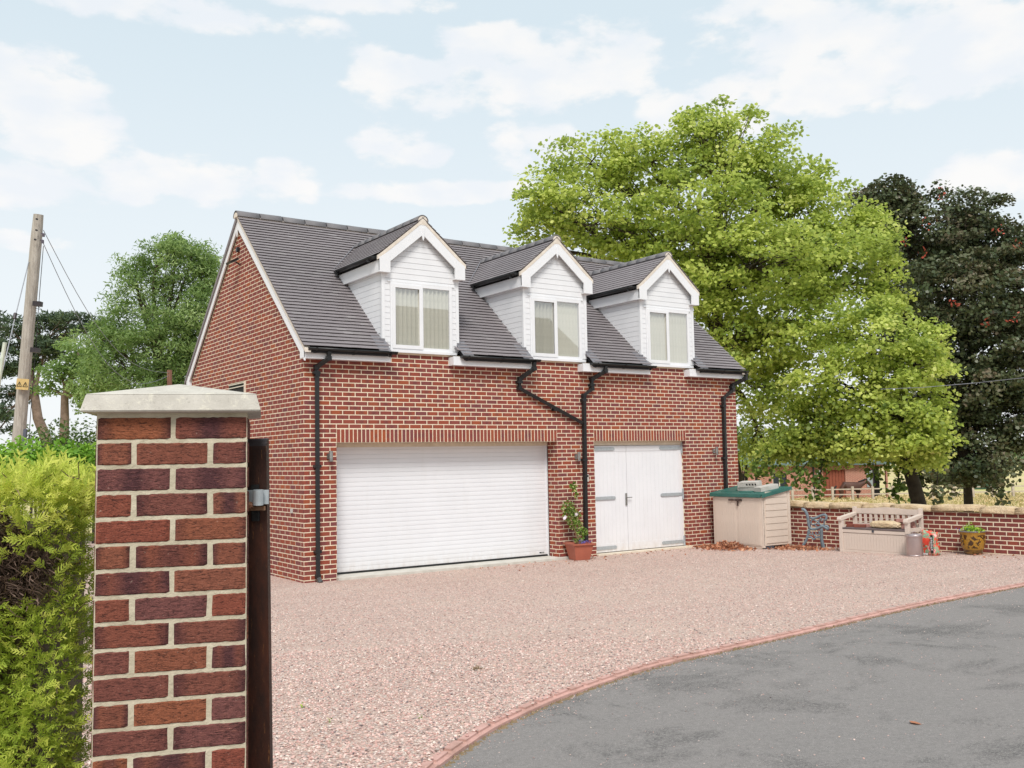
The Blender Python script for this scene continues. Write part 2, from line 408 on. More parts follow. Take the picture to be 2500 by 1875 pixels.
# ================================================================== GROUND
def gravel_mat(name, stones):
    t = NT(name); p = t.pos()
    v = t.n('ShaderNodeTexVoronoi'); v.inputs['Scale'].default_value = 52; t.set(v.inputs['Vector'], p)
    sepc = t.n('ShaderNodeSeparateColor'); t.set(sepc.inputs[0], v.outputs['Color'])
    r = sepc.outputs[0]
    c = t.ramp(r, stones)
    edge = t.mr(v.outputs['Distance'], .25, .75, 0, .55)
    c = t.mix(edge, c, srgb(128, 98, 92))
    big = t.noise(.55, 5, .65, vec=p)
    c = t.mix(t.mr(big, .45, .72, 0, .28), c, srgb(206, 188, 172))
    c = t.mix(t.mr(t.noise(2.3, 5, .7, vec=p), .56, .74, 0, .22), c, srgb(150, 124, 112))
    wv = t.n('ShaderNodeTexNoise'); wv.inputs['Scale'].default_value = .9; wv.inputs['Detail'].default_value = 2; mpp = t.n('ShaderNodeMapping'); mpp.inputs['Rotation'].default_value = (0, 0, R(35)); mpp.inputs['Scale'].default_value = (.25, 2.2, 1); t.set(mpp.inputs[0], p); t.set(wv.inputs['Vector'], mpp.outputs[0])
    c = t.mix(t.mr(wv.outputs[0], .52, .68, 0, .22), c, srgb(168, 146, 134))
    t.bump(t.mr(v.outputs['Distance'], 0, .8, 1, 0), .9, .012)
    return t.fin(c, .9, 0, .2)
ST = [(0, srgb(222, 194, 180)), (.2, srgb(210, 178, 164)), (.4, srgb(226, 206, 192)), (.58, srgb(204, 170, 158)), (.72, srgb(196, 174, 162)), (.84, srgb(232, 218, 206)), (.95, srgb(140, 124, 122)), (1, srgb(204, 178, 164))]
M_GRAVEL = gravel_mat('gravel_ground', ST)
def asphalt_mat():
    t = NT('asphalt'); p = t.pos()
    c = t.mix(t.mr(t.noise(30, 6, .75, vec=p), .3, .7), srgb(158, 152, 148), srgb(132, 127, 124))
    st = t.noise(.9, 9, .74, vec=p, sc=(1, 1.3, 1), dist=.4)
    stm = t.math('MULTIPLY', t.mr(st, .50, .61), t.mr(t.noise(60, 4, .9, vec=p), .44, .53))
    c = t.mix(t.math('MULTIPLY', stm, .85), c, srgb(66, 66, 64))
    c = t.mix(t.mr(t.noise(.35, 4, .6, vec=p), .4, .7, 0, .35), c, srgb(160, 152, 148)); c = t.mix(t.mr(t.noise(95, 4, .95, vec=p), .38, .60, .55, 0), c, srgb(84, 82, 82))
    c = t.mix(t.mr(t.noise(190, 2, .5, vec=p), .66, .70, 0, .8), c, srgb(206, 200, 196))
    c = t.mix(t.mr(t.noise(95, 3, .6, vec=p), .60, .68, 0, .55), c, srgb(76, 76, 80))
    t.bump(t.noise(150, 5, .8, vec=p), .7, .006); return t.fin(c, .88, 0, .25)
M_ASPH = asphalt_mat()
def meadow_mat():
    t = NT('dry_meadow'); p = t.pos()
    c = t.mix(t.mr(t.noise(.25, 5, .6, vec=p), .35, .65), srgb(214, 190, 150), srgb(186, 182, 122))
    c = t.mix(t.mr(t.noise(6, 6, .75, vec=p, sc=(1, 1, 1)), .4, .7, 0, .45), c, srgb(160, 150, 100)); return t.fin(c, .95, 0, .1)
M_MEAD = meadow_mat()
# kerb line (measured on the ground)
KB = [(-5.2, -12.6), (-4.4, -11.2), (-3.88, -10.28), (-3.34, -9.73), (-2.94, -9.43), (-2.40, -9.09), (-1.56, -8.73), (-.40, -8.40), (.768, -8.28), (2.091, -8.15), (3.2, -8.02), (4.246, -7.92), (5.659, -7.86), (6.674, -7.83), (9, -7.80), (12, -7.8), (18, -7.85)]
def resample(pts, step):
    P = [np.array(p, float) for p in pts]; out = []
    # catmull-rom dense
    D = []
    for i in range(len(P)-1):
        p0 = P[max(i-1, 0)]; p1 = P[i]; p2 = P[i+1]; p3 = P[min(i+2, len(P)-1)]
        for k in range(24):
            t = k/24; D.append(.5*((2*p1)+(-p0+p2)*t+(2*p0-5*p1+4*p2-p3)*t*t+(-p0+3*p1-3*p2+p3)*t**3))
    D.append(P[-1]); acc = 0; out = [D[0]]
    for a, b in zip(D, D[1:]):
        l = np.linalg.norm(b-a)
        while l > 0 and acc+l >= step:
            a = a+(b-a)*((step-acc)/l); out.append(a); l = np.linalg.norm(b-a); acc = 0
        acc += l
    return out
KP = resample(KB, .212)
# base ground, large
def terrain(x, y):
    d = math.hypot(x-0, y-0)
    z = zg(y)-.03
    s = min(1, max(0, (x-10.3)/30)); s2 = min(1, max(0, (y-6.5)/40))
    k = max(s, s2 if x > 4 else s2*.4); k = k*k*(3-2*k)
    z = z*(1-k)+(-1.12)*k
    if y < -12: z = zg(max(y, -25))-.03
    return z
gx = sorted(set([-600, -300, -150, -80]+list(range(-50, 61, 2))+[70, 80, 100, 130, 180, 260, 400, 700]))
gy = sorted(set([-400, -150, -60]+list(range(-40, 81, 2))+[90, 110, 140, 200, 300, 500, 900]))
V = [(x, y, terrain(x, y)) for y in gy for x in gx]; nx = len(gx)
Fq = [(j*nx+i, j*nx+i+1, (j+1)*nx+i+1, (j+1)*nx+i) for j in range(len(gy)-1) for i in range(nx-1)]
o = obj('meadow_ground', mesh_np('meadow_ground', V, Fq, M_MEAD, smooth=True)); o['kind'] = 'structure'
# gravel sheet: from the kerb to the house, the walls and round to the left
def strip_sheet(name, near, far_fn, mat, dz, rows):
    V = []; F = []; n = len(near)
    for j in range(rows+1):
        t = j/rows
        for i, p in enumerate(near):
            q = far_fn(p, i); x = p[0]*(1-t)+q[0]*t; y = p[1]*(1-t)+q[1]*t
            V.append((x, y, zg(y)+dz))
    for j in range(rows):
        for i in range(n-1): F.append((j*n+i, j*n+i+1, (j+1)*n+i+1, (j+1)*n+i))
    me = mesh_np(name, V, F, mat); o = obj(name, me); o['kind'] = 'structure'; return o
def gfar(p, i):
    x = p[0]
    return (x, 14.0 if x < 10.0 else 14.0)
Kl = [np.array((-16., -12.9)), np.array((-12., -12.8)), np.array((-8., -12.7))]+KP
strip_sheet('gravel', Kl, gfar, M_GRAVEL, .0, 40)
Ka = [np.array((-60., -13.2)), np.array((-12., -12.8)), np.array((-8., -12.7))]+KP+[np.array((60., -8.3))]
o = strip_sheet('asphalt_road', Ka, lambda p, i: (p[0], -40.0), M_ASPH, -.022, 24)
for p in o.data.polygons: pass
M_KERB = plain('kerb_brick', srgb(206, 164, 154), srgb(172, 136, 124), .85, 7, .6, 80, world=True)
M_MOSSK = plain('kerb_moss', srgb(112, 98, 70), srgb(146, 122, 96), .95, 30, .8, 60, world=True)
kerb = thing('kerb_edging', 'pink brick kerb edging curving between gravel and tarmac', 'kerb'); kerb['kind'] = 'structure'
for i in range(len(KP)-1):
    a, b = KP[i], KP[i+1]; 
    if a[0] > 12: break
    d = b-a; l = np.linalg.norm(d); ang = math.atan2(d[1], d[0]); h = random.uniform(-.003, .003)
    bm = bmesh.new(); bmesh.ops.create_cube(bm, size=1)
    for v in bm.verts:
        v.co = Vector(((v.co.x+.5)*(l-.003)+.0015, v.co.y*.10, v.co.z*.13))
    bmesh.ops.bevel(bm, geom=[e for e in bm.edges if all(v.co.z > 0 for v in e.verts)], offset=.022, segments=3, affect='EDGES')
    me = bpy.data.meshes.new('edging_brick'); bm.to_mesh(me); bm.free(); me.materials.append(M_KERB)
    o = obj('edging_brick', me, kerb); o.location = (a[0], a[1], zg(a[1])-.047+h); o.rotation_euler = (random.uniform(-.012, .012), 0, ang)
# moss and grit along the tarmac side of the kerb
mv = []; mf = []
for i in range(len(KP)-1):
    a, b = KP[i], KP[i+1]
    if a[0] > 9: break
    for k in range(26):
        t = random.random(); p = a*(1-t)+b*t; d = (b-a)/np.linalg.norm(b-a); nrm = np.array((d[1], -d[0]))
        q = p+nrm*(.058+abs(random.gauss(0, .016))); s = random.uniform(.004, .013)*(1 if random.random() < .8 else 1.6)
        z = zg(q[1])-.022; B = len(mv)
        for (dx, dy, dz) in ((-1, -.6, 0), (1, -.7, 0), (.2, 1, 0), (0, 0, random.uniform(.5, 1.3))): mv.append((q[0]+dx*s, q[1]+dy*s, z+dz*s))
        mf += [(B, B+1, B+3), (B+1, B+2, B+3), (B+2, B, B+3)]
o = obj('moss', mesh_np('moss', mv, mf, M_MOSSK)); tag(o, 'brown moss and grit along the foot of the pink kerb', 'moss', kind='stuff')

# loose stones of the gravel
def stone_mat():
    t = NT('gravel_stone'); r = t.n('ShaderNodeAttribute', attribute_name='br').outputs['Fac']
    c = t.ramp(r, [(0, srgb(218, 186, 176)), (.18, srgb(202, 162, 152)), (.36, srgb(226, 206, 196)), (.54, srgb(194, 152, 144)), (.68, srgb(180, 160, 154)), (.80, srgb(230, 216, 204)), (.88, srgb(110, 100, 102)), (.94, srgb(156, 136, 130)), (1, srgb(206, 178, 158))])
    return t.fin(c, .85, 0, .25)
M_STONE = stone_mat()
OCT = np.array([(1, 0, 0), (-1, 0, 0), (0, 1, 0), (0, -1, 0), (0, 0, 1), (0, 0, -1)], np.float32)
OF = np.array([(0, 2, 4), (2, 1, 4), (1, 3, 4), (3, 0, 4), (2, 0, 5), (1, 2, 5), (3, 1, 5), (0, 3, 5)], np.int32)
def scatter_stones(P, size, name, mat, flat=.6, col=None):
    n = len(P); ax = rng.uniform(.55, 1.25, (n, 3)); ax[:, 2] *= flat
    V = OCT[None]*ax[:, None]+rng.uniform(-.28, .28, (n, 6, 3))
    th = rng.uniform(0, 2*np.pi, n); c, s = np.cos(th), np.sin(th); tx = rng.normal(0, .35, n)
    X = V[:, :, 0]*c[:, None]-V[:, :, 1]*s[:, None]; Y = V[:, :, 0]*s[:, None]+V[:, :, 1]*c[:, None]; Z = V[:, :, 2]+Y*tx[:, None]*.6
    V = np.stack([X, Y, Z], 2)*size[:, None, None]+P[:, None]
    Fc = (OF[None]+6*np.arange(n)[:, None, None]).reshape(-1, 3); br = np.repeat(rng.random(n) if col is None else col, 6)
    return mesh_np(name, V.reshape(-1, 3), Fc, mat, {'br': br})
def kerb_y(x):
    xs = [p[0] for p in KP]; ys = [p[1] for p in KP]; return np.interp(x, xs, ys)
def gpts(n, x0, x1, y0, y1, dmin, dmax):
    x = rng.uniform(x0, x1, n); y = rng.uniform(y0, y1, n); d = np.hypot(x-CP[0], y-CP[1])
    # keep those the photograph's wedge of view (with a margin) can see
    a = np.arctan2(x-CP[0], y-CP[1])-YAW
    k = (d > dmin) & (d < dmax) & (y > kerb_y(x)-.035) & (np.abs(a+.02) < .56) & (y < -.02) & (x < 9.9)
    x, y, d = x[k], y[k], d[k]
    return x, y, d
x, y, d = gpts(170000, -6, 3, -12.6, -4, 2.5, 9.5)
kk = rng.random(len(x)) < np.clip(1.25-(d-3)/9, .3, 1); x, y, d = x[kk], y[kk], d[kk]
sz = rng.uniform(.0055, .012, len(x))*np.clip(1.12-(d-4.5)/24, .86, 1.1); hk = np.clip(1-(y-kerb_y(x)-.03)/.09, 0, 1)*.022; kq = (hk < .02) | (rng.random(len(x)) < .30); x, y, sz, hk = x[kq], y[kq], sz[kq], hk[kq]; P = np.stack([x, y, np.maximum(0, -.02*(y+.3))+sz*.25+hk], 1)
me1 = scatter_stones(P, sz, 'gravel_stones', M_STONE)
o = obj('gravel_stones', me1); tag(o, 'loose pink and grey gravel stones covering the drive', 'gravel', kind='stuff')
x, y, d = gpts(72000, -6, 9.9, -9.8, 0, 7.6, 24); kk = rng.random(len(x)) < np.clip((d-7.4)/2.2, .1, 1)*np.clip(1.15-(d-10)/22, .45, 1); x, y, d = x[kk], y[kk], d[kk]
sz = rng.uniform(.005, .010, len(x))*np.clip(1.28-(d-9)/14, 1, 1.28); kq = y > kerb_y(x)+.03; x, y, sz = x[kq], y[kq], sz[kq]; P = np.stack([x, y, np.maximum(0, -.02*(y+.3))+sz*.2], 1)
o = obj('gravel_stones', scatter_stones(P, sz, 'gravel_stones', M_STONE)); tag(o, 'loose pink gravel stones on the drive near the garage', 'gravel', kind='stuff')
# dark and pale chippings loose on the tarmac
n = 3200; x = rng.uniform(-5, 9, n); y = kerb_y(x)-.07-np.abs(rng.normal(0, 1, n))*np.where(rng.random(n) < .45, .12, 1.9); sz = rng.uniform(.002, .007, n)
P = np.stack([x, y, np.maximum(0, -.02*(y+.3))-.019], 1)
o = obj('road_grit', scatter_stones(P, sz, 'road_grit', M_STONE)); tag(o, 'stray grit lying on the grey tarmac', 'grit', kind='stuff')

# ================================================================== HOUSE
house = thing('garage_house', 'red brick double garage with three white dormers and grey tiled roof', 'house')
HL = 10.0; HW = 6.075; ZC0 = .035          # length, depth, first joint
SL = .873; CA = 1/math.sqrt(1+SL*SL)       # roof pitch
EY, EZ = -.25, 3.70                         # eaves line of the tile surface
RY = HW/2; RZ = EZ+(RY-EY)*SL
OP = [(.5625, 5.0625, .30), (5.9625, 8.4375, .12)]; LZ0, LZ1 = 2.21, 2.435
DC = [2.145, 5.07, 7.99]                    # dormer centres
DHW = .755; FY = -.03                       # dormer half width, face plane
WT = 3.735
fwl = MB()
for a, b, t0, t1 in ((0, OP[0][0], -.2, WT), (OP[0][1], OP[1][0], -.2, WT), (OP[1][1], HL, -.2, WT), (OP[0][0], OP[0][1], LZ0, WT), (OP[1][0], OP[1][1], LZ0, WT)):
    fwl.box((a+.002 if a == 0 else a, .0, t0), (b, .30, t1))
front_wall = fwl.build('front_wall', M_MORTAR, house)
gp_ = [(0, .0, -.2), (0, HW, -.2), (0, HW, 3.70), (0, RY, RZ-.10), (0, 0, 3.80)]
gable = MB().prism([(x-.0, y+.001, z) for x, y, z in gp_], (.29, 0, 0)).build('gable_wall', M_MORTAR, house)
MB().prism([(HL-.3, y+.302 if y == 0 else y, z) for x, y, z in gp_], (.3, 0, 0)).build('end_wall', M_MORTAR, house)
bx('back_wall', (.3, HW-.3, -.2), (HL-.3, HW-.001, 3.70), M_MORTAR, house)
FRF = Frame((0, 0, 0), (1, 0, 0), (0, -1, 0))
FRG = Frame((0, HW, 0), (0, -1, 0), (-1, 0, 0))
FRE = Frame((HL, 0, 0), (0, 1, 0), (1, 0, 0))
items = []
for i in range(-1, 50):
    z = ZC0+.075*i+.007; H = .061
    if z+H > WT+.01: break
    iv = [(-PROUD, HL+PROUD)]
    for (a, b, _) in OP:
        if z < LZ1-.01:
            ni = []
            for s, e in iv:
                if a > s and b < e: ni += [(s, a+PROUD), (b-PROUD, e)]
                else: ni.append((s, e))
            iv = ni
    off = 0 if (i % 2) else .1125
    for a, b in bricks_in(iv, off): items.append((FRF, a, z, b-a, H, front_wall))
for i in range(-1, 90):
    z = ZC0+.075*i+.007; H = .061; zc = z+.05
    hi = HW; lo = 0
    if zc > 3.6:
        inset = (zc-3.64)/SL; lo = max(0, inset-.02); hi = HW-lo
    if hi-lo < .12: break
    off = (.1125 if (i % 2) else 0)
    # coordinate along the gable runs from the back; corner bond measured from the front corner
    for a, b in bricks_in([(lo, hi)], HW-off): items.append((FRG, a, z, b-a-(.0 if b < HW-.001 else .001), H, gable))
rev = []
for (a, b, dep) in OP:
    for fr in (Frame((b, 0, 0), (0, 1, 0), (-1, 0, 0)), Frame((a, 0, 0), (0, 1, 0), (1, 0, 0))):
        for i in range(0, 29):
            z = ZC0+.075*i+.005
            if z > LZ0-.02: break
            for s, e in bricks_in([(.0, dep)], (.1025 if i % 2 else .215)-.225+.0): 
                if e-s > .03: rev.append((fr, s, z, e-s, .061, front_wall))
# score by how large they show
def score(it):
    fr, a, z, L_, H, par = it; c = fr.p(a+L_/2, 0, z+H/2); v = c-Vector(CP); d = v.length; s = L_*H*max(0, -v.dot(fr.n)/d)/(d*d)
    if par is gable and (c.y > .9*3 or z < 2.2 and c.y > 1.5): s *= .2
    return -s
items.sort(key=score)
for it in items[:300]:
    fr, a, z, L_, H, par = it; one_brick(fr, a, z, L_, H, M_BRICK, par)
o = stuff_bricks('brickwork', [t[:5] for t in items[300:]]+[t[:5] for t in rev], M_BRICK, house); o['kind'] = 'stuff'
# soldier lintels
for li, (a, b, _) in enumerate(OP):
    lin = bx('lintel', (a, -.0015, LZ0-.004), (b, .102, LZ1-.003), M_MORTAR, house)
    n = int(round((b-a)/.075))
    me = mesh_np('lintel_brick', (lambda V: V)(np.array([(0, 0, 0), (.060, 0, 0), (.060, 0, .213), (0, 0, .213), (.001, .004, .001), (.059, .004, .001), (.059, .004, .212), (.001, .004, .212), ])), BF, M_BRICK, {'bu': np.array([0, 0, 1, 1, 0, 0, 1, 1.]), 'br': np.zeros(8)})
    for k in range(n):
        o = obj('lintel_brick', me, lin); o.matrix_world = FRF.M @ Matrix.Translation((a+.0075+k*.075, 0, LZ0))
# threshold slabs
M_CONC = plain('concrete', srgb(206, 202, 194), srgb(184, 180, 170), .9, 6, .4, 60, world=True)
bx('threshold', (OP[0][0]-.01, -.10, -.05), (OP[0][1]+.22, .45, .045), M_CONC, house, bevel=.006)
bx('threshold', (OP[1][0], -.06, -.05), (OP[1][1]+.06, .2, .028), M_CREAM, house)

# ---------------- roller garage door
rd = thing('x', '', ''); bpy.data.objects.remove(rd)
gdoor = MB().box((OP[0][0]+.001, .345, .05), (OP[0][1]-.001, .36, LZ0)).build('garage_door', M_SLAT, house)
def slat_mesh(L_, H):
    pr = [(-.006, .0), (-.0095, .0015), (-.0108, H*.35), (-.0105, H*.65), (-.009, H-.003), (-.006, H-.0015)]
    V = [(x, y, z) for x in (0, L_) for (y, z) in pr]; n = len(pr)
    F = [(i, i+n, i+1+n, i+1) for i in range(n-1)]
    return mesh_np('door_slat', V, F, M_SLAT, smooth=False)
SH = .0775; sm_ = slat_mesh(OP[0][1]-OP[0][0]-.06, SH); ns = 27
for k in range(ns):
    o = obj('door_slat', sm_, gdoor); o.location = (OP[0][0]+.03, .343, .078+k*SH)
bx('door_seal', (OP[0][0]+.03, .325, .047), (OP[0][1]-.03, .348, .078), M_BLACK, gdoor)
bx('door_rail', (OP[0][0]+.001, .318, .05), (OP[0][0]+.032, .35, LZ0), M_SLAT, gdoor)
bx('door_rail', (OP[0][1]-.032, .318, .05), (OP[0][1]-.001, .35, LZ0), M_SLAT, gdoor)
bx('door_head', (OP[0][0]+.001, .300, LZ0-.075), (OP[0][1]-.001, .352, LZ0-.004), M_CREAM, gdoor)
bx('maker_label', (OP[0][1]-.22, .3285, .105), (OP[0][1]-.11, .334, .128), M_BLACK, gdoor)
bx('maker_mark', (OP[0][1]-.185, .3272, .111), (OP[0][1]-.12, .3284, .121), plain('label_print', (.5, .5, .5)), gdoor)

# ---------------- white side-hung doors
a, b, _ = OP[1]; YD = .12
sdoor = MB().box((a+.001, YD+.01, .03), (a+.05, YD+.09, LZ0-.004)).box((b-.05, YD+.01, .03), (b-.001, YD+.09, LZ0-.004)).box((a+.05, YD+.01, LZ0-.08), (b-.05, YD+.09, LZ0-.004)).build('side_door', M_WDOOR, house)
bx('door_head', (a+.001, YD-.02, LZ0-.085), (b-.001, YD+.008, LZ0-.006), M_CREAM, sdoor)
XM = 6.885
for (x0, x1, nm) in ((a+.02, XM-.004, 'left'), (XM+.004, b-.035, 'right')):
    bx('door_leaf', (x0, YD+.012, .04), (x1, YD+.05, LZ0-.092), M_WDOOR, sdoor)
    w_ = .105; n = int(round((x1-x0)/w_)); w_ = (x1-x0)/n
    pm_ = MB().box((.0008, 0, 0), (w_-.0008, .012, LZ0-.145-.05)).mesh('door_plank', M_WDOOR, bevel=.0)
    for k in range(n):
        o = obj('door_plank', pm_, sdoor); o.location = (x0+k*w_, YD+.001, .045)
    bx('top_rail', (x0, YD-.006, LZ0-.20), (x1, YD+.0005, LZ0-.094), M_WDOOR, sdoor)
    bx('bottom_rail', (x0, YD-.006, .042), (x1, YD+.0005, .20), M_WDOOR, sdoor)
    bx('stile', ((x0 if nm == 'left' else x1-.10), YD-.0065, .20), ((x0+.10) if nm == 'left' else x1, YD+.0005, LZ0-.20), M_WDOOR, sdoor)
def hinge(x0, x1, z, rev):
    m = MB(); h = .032; y0 = YD-.018
    pts = [(x0, z-h), (x1-.03, z-h), (x1, z-h*.55), (x1, z+h*.55), (x1-.03, z+h), (x0, z+h)]
    if rev: pts = [(x0+x1-p, q) for p, q in pts]
    m.prism([(p, y0, q) for p, q in pts], (0, .009, 0))
    xp = x1-.02 if rev else x0+.02
    m.lathe([(0, 0), (.014, 0), (.016, .01), (.0, .012)], 8, (0, 0, 0)) if False else None
    m.tube([(xp, y0-.008, z), (xp, y0, z)], .012, 8)
    if rev:
        m.box((b-.045, y0-.012, z-.085), (b-.008, y0+.004, z+.11)); m.tube([(b-.03, y0-.014, z-.11), (b-.03, y0-.014, z-.02)], .013, 8)
    return m.build('strap_hinge', M_GALV, sdoor)
for z in (2.055, 1.09, .125): hinge(a+.035, 6.57, z, False)
for z in (2.06, 1.10, .125): hinge(7.79, b-.03, z, True)
m = MB().box((XM-.055, YD-.02, .93), (XM-.012, YD-.006, 1.17)); m.tube([(XM-.034, YD-.05, 1.085), (XM+.085, YD-.05, 1.085)], .009, 8); m.tube([(XM-.034, YD-.055, 1.085), (XM-.034, YD-.01, 1.085)], .011, 8)
m.build('door_handle', M_STEEL, sdoor)

# ---------------- roof
tileG = .10; SLEN = (RY-EY)/CA
udir = Vector((1, 0, 0)); sdir = Vector((0, CA, SL*CA)); ndir = Vector((0, -SL*CA, CA))
rfm = MB()
def deckp(x0, x1, y0):
    z0 = EZ+(y0-EY)*SL; rfm.prism([(x0, y0, z0-.035), (x0, RY, RZ-.06), (x0, RY, RZ-.14), (x0, y0, z0-.09)], (x1-x0, 0, 0))
xs_ = [-.05]+[q for c in (2.145, 5.07, 7.99) for q in (c-.74, c+.74)]+[HL+.05]
for i in range(7): deckp(xs_[i], xs_[i+1], .32 if i % 2 else EY+.02)
roof = rfm.build('roof', M_DECK, house)
MB().prism([(-.085, HW+.25, EZ-.03), (-.085, RY, RZ-.02), (-.085, RY, RZ-.12), (-.085, HW+.25, EZ-.10)], (HL+.17, 0, 0)).build('roof_back', M_TILE, house)
TV = np.array([(0, 0, 0), (1, 0, 0), (1, 1, 0), (0, 1, 0), (0, 0, 1), (1, 0, 1), (1, 1, 1), (0, 1, 1)], np.float32)
TF = np.array([(4, 5, 6, 7), (0, 4, 7, 3), (1, 2, 6, 5), (0, 1, 5, 4)], np.int32)
def tile_shape(wd, ln, lift=.030):
    v = TV.copy(); v[:, 0] *= wd-.0012; v[:, 1] *= ln; t_ = 1-v[:, 1]/ln
    v[:, 2] = TV[:, 2]*.007+lift*t_-.004; return v
TW = .165; TL = .15
def in_dormer(x, y):
    for c in DC:
        if abs(x-c) < DHW-.02 and y < 1.75: return True
        # under the dormer roof
        if abs(x-c) < .86 and y > .3:
            zr = 6.06-abs(x-c)*.83
            if y < (zr-EZ)/SL+EY-.10 and y > 1.60: return True
    return False
tiles = []
nc = int(SLEN/tileG)
for j in range(nc+1):
    s = SLEN-.03-(j+1)*tileG+.0
    if s < -.02: break
    off = -TW/2 if j % 2 else 0
    for i in range(-1, int(HL/TW)+3):
        x0 = -.09+off+i*TW; x1 = x0+TW
        x0 = max(x0, -.09); x1 = min(x1, HL+.09)
        if x1-x0 < .04: continue
        y = EY+s*CA
        if in_dormer((x0+x1)/2, y+.04): continue
        tiles.append((x0, x1, s))
def tile_place(x0, s): 
    p = Vector((x0, EY, EZ))+sdir*s+ndir*.002
    return Matrix(((1, 0, 0, p.x), (0, sdir.y, ndir.y, p.y), (0, sdir.z, ndir.z, p.z), (0, 0, 0, 1)))
def tscore(t):
    p = tile_place(t[0], t[2]).to_translation(); v = p-Vector(CP); return v.length**3/max(.05, -v.dot(ndir))
tiles.sort(key=tscore)
tm = {}
def tile_mesh(w_):
    k = round(w_, 3)
    if k not in tm:
        tm[k] = mesh_np('roof_tile', tile_shape(k, TL), TF, M_TILE, {'br': np.zeros(8)})
    return tm[k]
for (x0, x1, s) in tiles[:300]:
    o = obj('roof_tile', tile_mesh(x1-x0), roof); o.matrix_world = tile_place(x0, s) @ Matrix.Translation((0, random.uniform(-.003, .003), random.uniform(-.001, .001)))
def stuff_tiles(name, lst, parent, lift=.030):
    V = []; br = []
    for (Mx, w_) in lst:
        A = np.array(Mx)[:3]; v = tile_shape(w_, TL, lift).copy(); v[:, 1] += rng.uniform(-.003, .003); V.append(v@A[:, :3].T+A[:, 3]); br += [rng.random()]*8
    n = len(lst); Fc = (TF[None]+8*np.arange(n)[:, None, None]).reshape(-1, 4)
    return obj(name, mesh_np(name, np.concatenate(V), Fc, M_TILE, {'br': br}), parent)
allt = [(tile_place(x0, s), x1-x0) for (x0, x1, s) in tiles[300:]]
dort = []
# dormer tiles (both slopes)
DS = .83; DCA = 1/math.sqrt(1+DS*DS); DZ = 6.09     # dormer pitch and tile apex height
DEH = .875                                           # half width at tile edge
dsl = DEH/DCA
def ridge_mesh(l, r):
    m = MB(); n = 9; prof = []
    V = []; F = []
    for k in range(n):
        t = math.pi*(k/(n-1)); V.append((0, math.cos(t)*r, math.sin(t)*r*.95-.0)); 
    for k in range(n):
        t = math.pi*(k/(n-1)); V.append((l, math.cos(t)*r, math.sin(t)*r*.95))
    F = [(k, k+n, k+1+n, k+1) for k in range(n-1)]
    base = len(V)
    for k in range(n):
        t = math.pi*(k/(n-1)); V.append((0, math.cos(t)*(r-.014), math.sin(t)*(r-.014)*.95)); V.append((l, math.cos(t)*(r-.014), math.sin(t)*(r-.014)*.95))
    for k in range(n-1):
        F.append((k, k+1, base+2*(k+1), base+2*k)); F.append((n+k+1, n+k, base+2*k+1, base+2*k+3))
    me = bpy.data.meshes.new('ridge_tile'); me.from_pydata(V, [], F); me.materials.append(M_RIDGE)
    for p in me.polygons: p.use_smooth = True
    return me
RL = .45; rm = ridge_mesh(RL-.020, .130)
nrt = int((HL+.2)/RL)
for i in range(nrt+1):
    x = -.10+i*RL
    if x > HL+.05: break
    o = obj('ridge_tile', rm, roof); o.location = (x, RY, RZ-.050); o.rotation_euler = (0, R(random.uniform(-.5, .5)), 0)
m = MB(); n = 12
m.prism([(-.10, RY+math.cos(math.pi*k/n)*.098, RZ-.06+math.sin(math.pi*k/n)*.093) for k in range(n+1)], (.03, 0, 0)); m.build('ridge_end', M_BED, roof)
bx('ridge_bedding', (-.08, RY-.105, RZ-.075), (HL+.08, RY+.105, RZ-.04), M_BED, roof)

# barge boards of the gable
def barge(name, xo, th, parent, yc, half, ztop_c, slope, w, foot_y, foot_z, foot_w, mat=M_WHITE):
    m = MB()
    for sgn in (-1, 1):
        ye = yc+sgn*half
        zt = ztop_c-half*slope
        m.prism([(xo, yc, ztop_c), (xo, ye, zt), (xo, ye, zt-w), (xo, yc, ztop_c-w)], (th, 0, 0))
        m.box((xo-.006, min(ye, ye-sgn*foot_w), foot_z), (xo+th+.02, max(ye, ye-sgn*foot_w), zt-.01+foot_w*slope*.5))
    return m
bg_ = barge('bargeboard', -.06, .025, house, RY, RY+.17, RZ-.065, SL, .20, None, 3.555, .16)
bg_.build('bargeboard', M_WHITE, house)
# white box end at the foot, returning to the wall
bx('box_end', (-.055, -.165, 3.556), (-.002, .0, 3.75), M_WHITE, house)
bx('box_end', (-.055, HW, 3.556), (-.002, HW+.165, 3.75), M_WHITE, house)
# verge: cream bedding with tile edges showing
m = MB()
for sgn in (-1, 1):
    ye = RY+sgn*(RY+.24); ze = RZ-(RY+.24)*SL
    m.prism([(-.075, RY, RZ-.018), (-.075, ye, ze-.018), (-.075, ye, ze-.075), (-.075, RY, RZ-.075)], (.10, 0, 0))
m.build('verge_mortar', M_BED, roof)
bg2 = barge('bargeboard', HL+.035, .025, house, RY, RY+.17, RZ-.065, SL, .20, None, 3.555, .16); bg2.build('bargeboard', M_WHITE, house)
m = MB()
for sgn in (-1, 1):
    ye = RY+sgn*(RY+.24); ze = RZ-(RY+.24)*SL
    m.prism([(HL-.02, RY, RZ-.018), (HL-.02, ye, ze-.018), (HL-.02, ye, ze-.075), (HL-.02, RY, RZ-.075)], (.10, 0, 0))
m.build('verge_mortar', M_BED, roof)
# finial at gable apex
MB().prism([(-.075, RY-.018, RZ-.28), (-.075, RY+.018, RZ-.28), (-.075, RY+.012, RZ-.40), (-.075, RY, RZ-.43), (-.075, RY-.012, RZ-.40)], (.02, 0, 0)).build('finial', M_WHITE, house)

